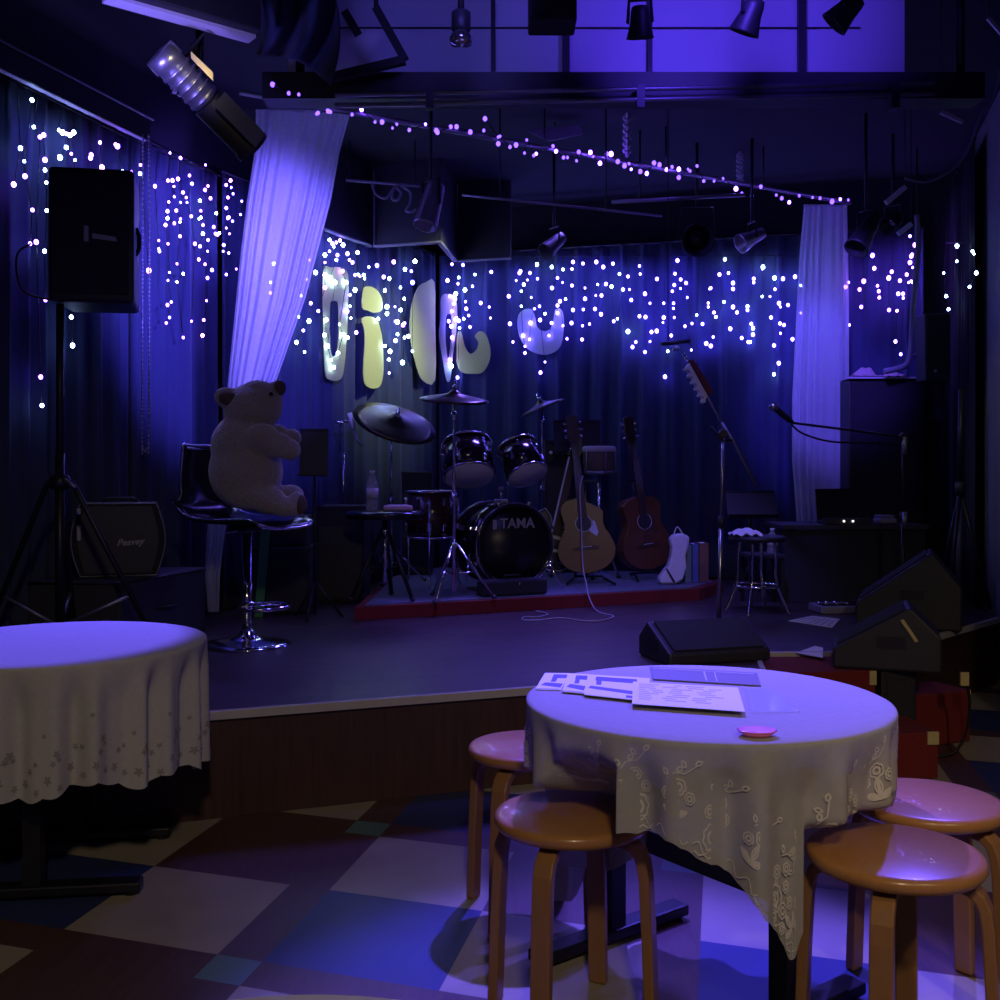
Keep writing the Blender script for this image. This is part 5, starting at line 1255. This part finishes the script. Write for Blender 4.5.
def make_stool(label, x, y, deg):
    rt = thing('wooden_stool', label, 'stool', (x, y, 0), math.radians(deg), 'round wooden stools at the lace covered table')
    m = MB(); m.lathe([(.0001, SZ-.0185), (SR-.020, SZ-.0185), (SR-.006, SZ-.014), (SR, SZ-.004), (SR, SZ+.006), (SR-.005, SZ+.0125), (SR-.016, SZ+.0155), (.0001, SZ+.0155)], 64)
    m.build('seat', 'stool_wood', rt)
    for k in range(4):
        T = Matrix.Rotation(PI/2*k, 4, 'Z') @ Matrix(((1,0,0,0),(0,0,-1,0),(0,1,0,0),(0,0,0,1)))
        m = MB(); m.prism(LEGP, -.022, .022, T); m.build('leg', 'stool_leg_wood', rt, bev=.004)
    return rt
st0 = make_stool(*STOOLS[0])
for lab, x, y, deg in STOOLS[1:]:
    c = copy_tree(st0); c.location = (x, y, 0); c.rotation_euler = (0, 0, math.radians(deg)); c['label'] = lab
def ttable(label, cx, cy, r, ztop, ang, half, footlen, group=None, name='cafe_table', off=(0, 0)):
    rt = thing(name, label, 'table', (cx, cy, 0), 0, group)
    m = MB(); m.lathe([(.0001, ztop-.03), (r-.012, ztop-.03), (r-.006, ztop-.024), (r-.006, ztop-.006), (r-.012, ztop), (.0001, ztop)], 48, Matrix.Translation((off[0], off[1], 0))); m.build('tabletop', 'black', rt)
    d = Vector((math.cos(ang), math.sin(ang), 0)); e = Vector((-d.y, d.x, 0))
    for s in (-1, 1):
        c = d*half*s
        m = MB(); m.box((c.x, c.y, (ztop-.03)/2+.02), (.05, .05, ztop-.03-.045), ang); m.build('post', 'black_metal', rt)
        m = MB(); m.box((c.x, c.y, .026), (.062, footlen, .03), ang); m.build('foot_bar', 'black_metal', rt, bev=.006)
        for t in (-1, 1):
            f = c+e*t*(footlen/2-.03); m = MB(); m.lathe([(.022, .001), (.022, .011)], 12, Matrix.Translation(f)); m.build('foot_pad', 'black', rt)
    m = MB(); m.box((0, 0, .30), (2*half-.052, .022, .055), ang); m.build('stretcher', 'black', rt)
    return rt
T1 = (.48, 2.47, .41, .70); T2 = (-1.37, 3.28, .438, .70)
ttable('round table with black T shaped feet under the lace cloth', .46, 2.55, .375, T1[3]-.004, math.atan2(-.44, .333), .276, .52, off=(.02, -.08))
ttable('round table with black feet under the plain scalloped cloth', T2[0], T2[1], T2[2]-.022, T2[3]-.004, math.atan2(-.47, .06), .235, .60)

def smoothstep(a, b, x):
    t = min(1, max(0, (x-a)/(b-a))); return t*t*(3-2*t)
class Cloth:
    def __init__(s, cx, cy, R, z, reach, folds, amp, blocks=(), seed=0):
        s.c = (cx, cy); s.R = R; s.z = z; s.reach = reach; s.folds = folds; s.amp = amp; s.blocks = blocks; s.seed = seed
        rnd = random.Random(seed); s.ph = [rnd.random()*6 for _ in range(4)]
    def fold(s, th):
        a = .5+.5*math.sin(s.folds*th+s.ph[0]+.6*math.sin(3*th+s.ph[1]))
        b = .5+.5*math.sin(s.folds*1.7*th+s.ph[2])
        return .72*a+.28*b
    def pt(s, rho, th, lift=0.):
        cx, cy = s.c
        if rho <= s.R:
            return Vector((cx+rho*math.cos(th), cy+rho*math.sin(th), s.z+lift))
        d = rho-s.R; k = .010
        rr = s.R + .006 + min(d, k)*.35 + smoothstep(0, .13, d)*s.amp*(s.fold(th)-.85)*(1+d*.8) + d*.012
        z = s.z - (d - .30*min(d, k)) 
        r0 = rr
        for bi, (bx, by, br) in enumerate(s.blocks):
            dx, dy = bx-cx, by-cy; L = math.hypot(dx, dy); da = (th-math.atan2(dy, dx)+PI) % (2*PI)-PI
            if abs(da) < math.asin(min(1, br/L)) and z < s.z:
                q_ = br*br-(L*math.sin(da))**2
                rin = L*math.cos(da)-math.sqrt(max(0, q_))
                w = 1-smoothstep(SZ+.028, SZ+(.085 if bi else .075+.13*smoothstep(193, 214, math.degrees(th) % 360)), z)
                rr = min(rr, r0*(1-w)+(rin-.008-.02*s.fold(th*1.3+1))*w)
        rr += lift
        return Vector((cx+rr*math.cos(th), cy+rr*math.sin(th), z))
    def mesh(s, nth=840, nr=10, nd=36):
        m = MB(); rows = []
        rr = [s.R*i/nr for i in range(1, nr+1)]
        ctr = len(m.v); vs = [tuple(s.pt(0, 0))]
        for r in rr: vs += [tuple(s.pt(r, 2*PI*i/nth)) for i in range(nth)]
        for k in range(1, nd+1):
            for i in range(nth):
                th = 2*PI*i/nth; vs.append(tuple(s.pt(s.R+(s.reach(th)-s.R)*(k/nd)**1.15, th)))
        fs = [(0, 1+i, 1+(i+1) % nth) for i in range(nth)]
        for j in range(nr+nd-1):
            for i in range(nth):
                a = 1+j*nth+i; b = 1+j*nth+(i+1) % nth; fs.append((a, b, b+nth, a+nth))
        m.add(vs, fs, True); return m
blk = [(x, y, SR+(.032 if i == 0 else .022)) for i, (_, x, y, _d) in enumerate(STOOLS)]
TH0 = math.radians(-31)
def reach1(th):
    a = th-TH0; c = .615/max(abs(math.cos(a)), abs(math.sin(a)))
    t = math.tan((a+PI/4) % (PI/2)-PI/4)          # place along the side
    c = min(c, .855)
    def near(deg, w): return math.exp(-(((th-math.radians(deg)+PI) % (2*PI)-PI)/w)**2)
    c = c + (.66-c)*near(196, .35)
    c += .38*near(142, .42) + .20*near(-43, .22)
    return c - .010*abs(math.sin(t*9)) - .003*abs(math.sin(t*40))
C1 = Cloth(*T1, reach1, 17, .043, blk, 4)
rt = thing('lace_tablecloth', 'sheer cream tablecloth with floral lace hem on the nearer round table', 'tablecloth', (T1[0], T1[1], T1[3]))
C1.mesh().build('cloth', 'cloth_white', rt, w=True)
# floral embroidery: motifs drawn in the plane of the cloth and carried onto its folds
def emb(m, pts, w, closed=False):
    """ribbon along a flat outline given in metres on the cloth plane"""
    P2 = []; n = len(pts)
    for i in range(n if not closed else n+1):
        P2.append(Vector(pts[i % n]))
    L, Rr = [], []
    for i, p in enumerate(P2):
        a = P2[max(0, i-1)]; b = P2[min(len(P2)-1, i+1)]
        t = (b-a); t = t.normalized() if t.length > 1e-9 else Vector((1, 0)); nn = Vector((-t.y, t.x))*w/2
        for q_, out in ((p+nn, L), (p-nn, Rr)):
            rho = q_.length; th = math.atan2(q_.y, q_.x)
            if rho > reach1(th)-.004 or rho < T1[2]+.012: out.append(None)
            else:
                a_ = C1.pt(rho, th, .0022)
                if max((C1.pt(rho, th+s2, .0022)-a_).length for s2 in (-.02, .02)) > .035: a_ = None
                out.append(a_)
    for i in range(len(P2)-1):
        f = [L[i], L[i+1], Rr[i+1], Rr[i]]
        if all(v is not None for v in f) and max((f[0]-f[1]).length, (f[1]-f[2]).length) < .05: m.add(f, [(0,1,2,3)], True)
def flower(m, c, r, petals=8, ring=True, w=.0045, rot=0.):
    pts = []
    for i in range(48):
        a = 2*PI*i/48; rr = r*(.86+.14*abs(math.sin(petals/2*a+rot)))
        pts.append((c[0]+rr*math.cos(a), c[1]+rr*math.sin(a)))
    emb(m, pts, w, True)
    if ring: emb(m, [(c[0]+r*.45*math.cos(2*PI*i/20), c[1]+r*.45*math.sin(2*PI*i/20)) for i in range(20)], w*1.3, True)
def leaf(m, c, ang, l, wd=.35, fill=True):
    pts = []
    for i in range(17):
        t = i/16; pts.append((t*l, wd*l*.5*math.sin(PI*t)))
    for i in range(15, 0, -1):
        t = i/16; pts.append((t*l, -wd*l*.5*math.sin(PI*t)))
    R2 = [(c[0]+x*math.cos(ang)-y*math.sin(ang), c[1]+x*math.sin(ang)+y*math.cos(ang)) for x, y in pts]
    emb(m, R2, .004, True)
    if fill: emb(m, [(c[0]+t*l*math.cos(ang)/8, c[1]+t*l*math.sin(ang)/8) for t in range(9)], .007)
mE = MB(); rnd = random.Random(5)
for side in range(4):
    A0 = TH0 + PI/2*side; ux, uy = Vector((math.cos(A0), math.sin(A0))), Vector((-math.sin(A0), math.cos(A0)))
    for k in range(-5, 6):
        t = k*.112
        hb = .615
        def pl(du, dv): v = ux*(hb-dv)+uy*(t+du); return (v.x, v.y)
        if k % 2 == 0:
            flower(mE, pl(0, .055), .028, 9); flower(mE, pl(-.026, .10), .013, 6, w=.0035); flower(mE, pl(.022, .098), .012, 6, w=.0035)
            flower(mE, pl(.0, .125), .013, 6, w=.0035)
        else:
            leaf(mE, pl(0, .065), A0+PI/2+.5, .035); leaf(mE, pl(0, .065), A0-PI/2-.4, .035); leaf(mE, pl(0, .07), A0+PI, .04)
            flower(mE, pl(0, .125), .016, 6, w=.004); flower(mE, pl(-.028, .105), .012, 6, w=.0035); flower(mE, pl(.03, .11), .012, 6, w=.0035)
        emb(mE, [pl(-.03+.012*i, .135+.008*i+.006*math.sin(i*1.5)) for i in range(6)], .003)
        for q2 in range(4): leaf(mE, pl(-.03+.018*q2, .142+.012*q2), A0+PI+(-.8 if q2 % 2 else .8), .016, .5, False)
        emb(mE, [pl(-.056+.014*i, .012+.006*abs(math.sin(i*1.6))) for i in range(9)], .004)
        emb(mE, [pl(-.05+.007*i, .028+.010*math.sin(i*.9)) for i in range(15)], .003)
mE.build('lace_embroidery', 'lace', rt, w=True)
def reach2(th): return .45+.355 + .016*math.sin(9*th+1)+.010*abs(math.sin(20*th)) + .02*math.sin(2*th+.6)
C2 = Cloth(*T2, reach2, 21, .042, (), 9)
rt = thing('plain_tablecloth', 'pale round tablecloth with scalloped hem on the farther round table', 'tablecloth', (T2[0], T2[1], T2[3]))
C2.mesh().build('cloth', 'cloth_cream', rt, w=True)
mE = MB(); rnd = random.Random(8)
def dots(c, r):
    pts = []
    for i in range(24):
        a = 2*PI*i/24; r_ = r*(.82+.30*math.cos(5*a)); rho = c[0]+r_*math.cos(a); th = c[1]+r_*1.2*math.sin(a)/c[0]
        pts.append(C2.pt(rho, th, .002))
    mE.add(pts, [tuple(range(24))])
for k in range(46):
    th = 2*PI*k/46; e0 = reach2(th)
    dots((e0-.05, th), .014); dots((e0-.085-.01*(k % 3), th+.03), .010)
    dots((e0-.028, th+.07), .011)
    dots((e0-.105, th+.065), .008)
    if k % 2: dots((e0-.12, th+.05), .012); dots((e0-.15-.01*(k % 5), th-.02), .007)
mat('hem_flower', (.30,.29,.25), .9)
tag(mE.build('hem_embroidery', 'hem_flower', rt, w=True), kind='stuff')

# things on the lace covered table
zt = T1[3]+.0012
def tp(x, y, z=zt): return P(x, y, (CH-z)*F/(y-HZ))
def card(label, pts, th, mm, z, name='leaflet', cat='leaflet', group=None):
    v = [tp(x, y, z) for x, y in pts]; c = sum(v, Vector())/len(v)
    r_ = thing(name, label, cat, (c.x, c.y, z), 0, group)
    m = MB(); m.slab(v, (0, 0, th)); m.build('sheet', mm, r_, w=True)
    return r_, v
def bars(r_, v, specs, mm, z):
    """printed bars given in (u, v) of the sheet's four corners"""
    def at(u, w): return v[0].lerp(v[1], u).lerp(v[3].lerp(v[2], u), w)
    m = MB()
    for (u0, w0, u1, w1, u2, w2, u3, w3) in specs:
        m.slab([at(u0, w0)+Vector((0,0,z)), at(u1, w1)+Vector((0,0,z)), at(u2, w2)+Vector((0,0,z)), at(u3, w3)+Vector((0,0,z))], (0, 0, .0003))
    m.build('print_blocks', mm, r_, w=True)
G = 'printed leaflets on the lace covered table'
def rect(a, b, c, d): return (a, b, c, b, c, d, a, d)
L3 = [(544,674),(563,674),(561,690),(535,690)]
for k, (lab, pts) in enumerate((('leaflet with blue blocks, outermost at the table edge', [(545,673.5),(570,674),(561,690.5),(535,690)]), ('narrow showing leaflet with blue blocks between two others', [(568,674),(590,675),(585,694),(562,692)]), ('leaflet with blue blocks partly under the large white sheet', [(588,675),(650,679),(648,702),(584,695)]))):
    z = zt + k*.0025
    r_, v = card(lab, pts, .002, 'white_paper', z, group=G)
    if k < 2: sp = [rect(.40, .10, .98, .32), rect(.42, .32, .62, .55), (.25,.60, .95,.66, .92,.88, .12,.76), rect(.0, .965, .92, .985)]
    else: sp = [rect(.14, .10, .80, .30), rect(.16, .30, .24, .50), (.08,.58, .80,.66, .80,.80, .05,.70), rect(.66, .86, .80, .96)]
    bars(r_, v, sp, 'print_blue', .0021)
z = zt+.0095
r_, v = card('large white printed sheet lying in the middle of the lace covered table', [(633,682),(738,688),(745,712),(632,704)], .0012, 'white_paper', z, 'paper_sheet', 'paper')
rr = random.Random(2)
def at(u, w): return v[0].lerp(v[1], u).lerp(v[3].lerp(v[2], u), w)
m = MB()
for k in range(9):
    w0 = .1+.085*k
    u = .06
    while u < .8:
        l = rr.uniform(.06, .2); a, b, h = at(u, w0), at(min(.9, u+l), w0), (v[3]-v[0])*.016
        m.slab([a-h+Vector((0,0,.0013)), b-h+Vector((0,0,.0013)), b+h+Vector((0,0,.0013)), a+h+Vector((0,0,.0013))], (0,0,.0003)); u += l+rr.uniform(.03, .15)
m.build('print_lines', 'print_grey', r_, w=True)
r_, v = card('dark grey menu card behind the large white sheet', [(650,667.5),(757,674),(761,686.5),(653,680)], .003, 'grey_card', zt, 'menu_card', 'card')
bars(r_, v, [rect(.03, .1, .97, .14), rect(.5, .1, .515, .9), rect(.60, .1, .61, .9)], 'print_grey', .0031)
r_, v = card('clear plastic sleeve lying beside the large white sheet', [(744,688),(765,687.5),(800,712),(752,713)], .0015, 'clear_plastic', zt, 'plastic_sleeve', 'sleeve')
c = tp(757, 735.5)
rt = thing('pink_dish', 'small translucent pink dish at the table edge', 'dish', (c.x, c.y, zt))
M = Matrix.Translation((c.x, c.y, zt)) @ Matrix.Diagonal((1, .8, 1, 1))
m = MB(); m.lathe([(.0001, .0), (.026, .0), (.038, .010), (.034, .011), (.024, .004), (.0001, .003)], 28, M); m.build('bowl', 'pink_plastic', rt, w=True)
m = MB(); m.lathe([(.036, .0095), (.040, .011), (.036, .0125)], 28, M); m.build('rim', 'pink_plastic', rt, w=True)

# nearest table whose rim shows at the bottom of the photograph
rt = thing('round_table', 'cream round table rim at the bottom edge of the picture', 'table', (-.185, .727, 0))
m = MB(); m.lathe([(.0001, .672), (.335, .672), (.35, .680), (.352, .690), (.345, .6995), (.0001, .70)], 96); m.build('tabletop', 'cream_top', rt)
m = MB(); m.lathe([(.035, .03), (.03, .06), (.03, .671)], 16); m.build('column', 'black_metal', rt)
m = MB(); m.lathe([(.24, .002), (.24, .012), (.10, .024), (.03, .04)], 32); m.build('base', 'black_metal', rt)

# ------------------------------------------------------------------ light
w = bpy.data.worlds.new('World'); scene.world = w; w.use_nodes = True
w.node_tree.nodes['Background'].inputs[0].default_value = (.07, .055, .40, 1); w.node_tree.nodes['Background'].inputs[1].default_value = .11
def lamp(kind, name, loc, target, col, e, size=.1, angle=60, blend=.6):
    l = bpy.data.lights.new(name, kind); l.energy = e; l.color = col
    if kind == 'SPOT': l.spot_size = math.radians(angle); l.spot_blend = blend; l.shadow_soft_size = size
    elif kind == 'AREA': l.size = size
    else: l.shadow_soft_size = size
    o = bpy.data.objects.new(name, l); COL.objects.link(o); o.location = loc
    o.rotation_euler = (Vector(target)-Vector(loc)).to_track_quat('-Z', 'Y').to_euler()
    return o
BLUE = (.125, .085, 1.0)
lamp('SPOT', 'house_blue', (.35, 4.05, 2.58), (.36, 2.35, .3), BLUE, 760, .03, 42, .6)
lamp('SPOT', 'house_blue_side', (1.75, 4.1, 2.58), (.62, 2.2, .4), BLUE, 300, .03, 36, .5)
lamp('SPOT', 'far_table_blue', (-1.0, 5.0, 3.2), (-1.40, 3.33, .7), BLUE, 760, .05, 16.5, .25)
lamp('SPOT', 'stage_wash', (.2, 4.6, 3.3), (.1, 5.2, .4), (.16, .12, 1.0), 200, .2, 64, 1)
lamp('SPOT', 'stage_back', (.6, 7.4, 3.3), (.0, 5.5, .4), (.18, .11, 1.0), 430, .3, 52, 1)
lamp('SPOT', 'drape_left', (-.50, 4.5, 2.3), (-1.28, 5.65, 2.25), (.155, .11, 1.0), 350, .1, 60, .6)
lamp('SPOT', 'drape_right', (1.6, 5.4, 3.0), (2.34, 7.6, 1.95), (.13, .08, 1.0), 330, .1, 29, .7)
lamp('SPOT', 'fascia_blue', (.75, 3.3, 2.95), (.85, 4.42, 3.1), (.10, .045, 1.0), 60, .1, 85, 1)
lamp('SPOT', 'fascia_blue_side', (1.5, 3.45, 2.9), (1.45, 4.42, 3.1), (.10, .045, 1.0), 10, .1, 60, 1)
lamp('SPOT', 'fascia_blue_dim', (-.1, 3.4, 2.9), (-.15, 4.42, 3.1), (.14, .11, 1.0), 14, .1, 75, 1)
lamp('SPOT', 'felt_white', (.25, 7.1, 3.1), (-.80, 7.95, 2.2), (.92, 1.0, .62), 110, .05, 48, .9)
lamp('SPOT', 'upper_left_blue', (-1.2, 3.0, 2.2), (-1.15, 3.6, 2.8), (.2, .15, 1.0), 40, .05, 60, .8)
lamp('SPOT', 'room_warm', (.2, -.8, 2.9), (-.1, 2.3, .2), (1.0, .80, .56), 115, .12, 80, 1)
lamp('SPOT', 'bar_lamp', (1.6, .2, 2.6), (1.75, 3.2, .2), (1.0, .76, .48), 80, .05, 66, 1)
lamp('SPOT', 'stage_side', (1.1, 5.0, 3.2), (1.15, 6.8, .6), (.17, .13, 1.0), 190, .1, 40, .8)
lamp('SPOT', 'wall_fill', (.9, 5.2, 3.1), (3.0, 6.25, 1.4), (1.0, .86, .76), 22, .1, 26, .7)  # added warm spot over the stage, brightens the grey wall
lamp('SPOT', 'bear_rim', (-1.5, 6.1, 3.2), (-1.25, 5.15, 1.3), (.22, .18, 1.0), 60, .1, 34, .8)
lamp('POINT', 'lamp_leak', tuple(P(202, 58, 3.36)), (0,0,0), (1.0, .85, .45), .35, .01)

cam = bpy.data.cameras.new('Camera'); co = bpy.data.objects.new('Camera', cam); COL.objects.link(co)
co.location = (0, 0, CH); co.rotation_euler = (PI/2, 0, 0)
cam.sensor_width = 36; cam.lens = 36*F/1000; cam.shift_y = -(500-HZ)/1000; cam.clip_start = .05
scene.camera = co
vs = scene.view_settings
scene.display_settings.display_device = 'sRGB'
vs.view_transform = 'Standard'; vs.look = 'None'; vs.exposure = 0; vs.gamma = 1; vs.use_curve_mapping = False
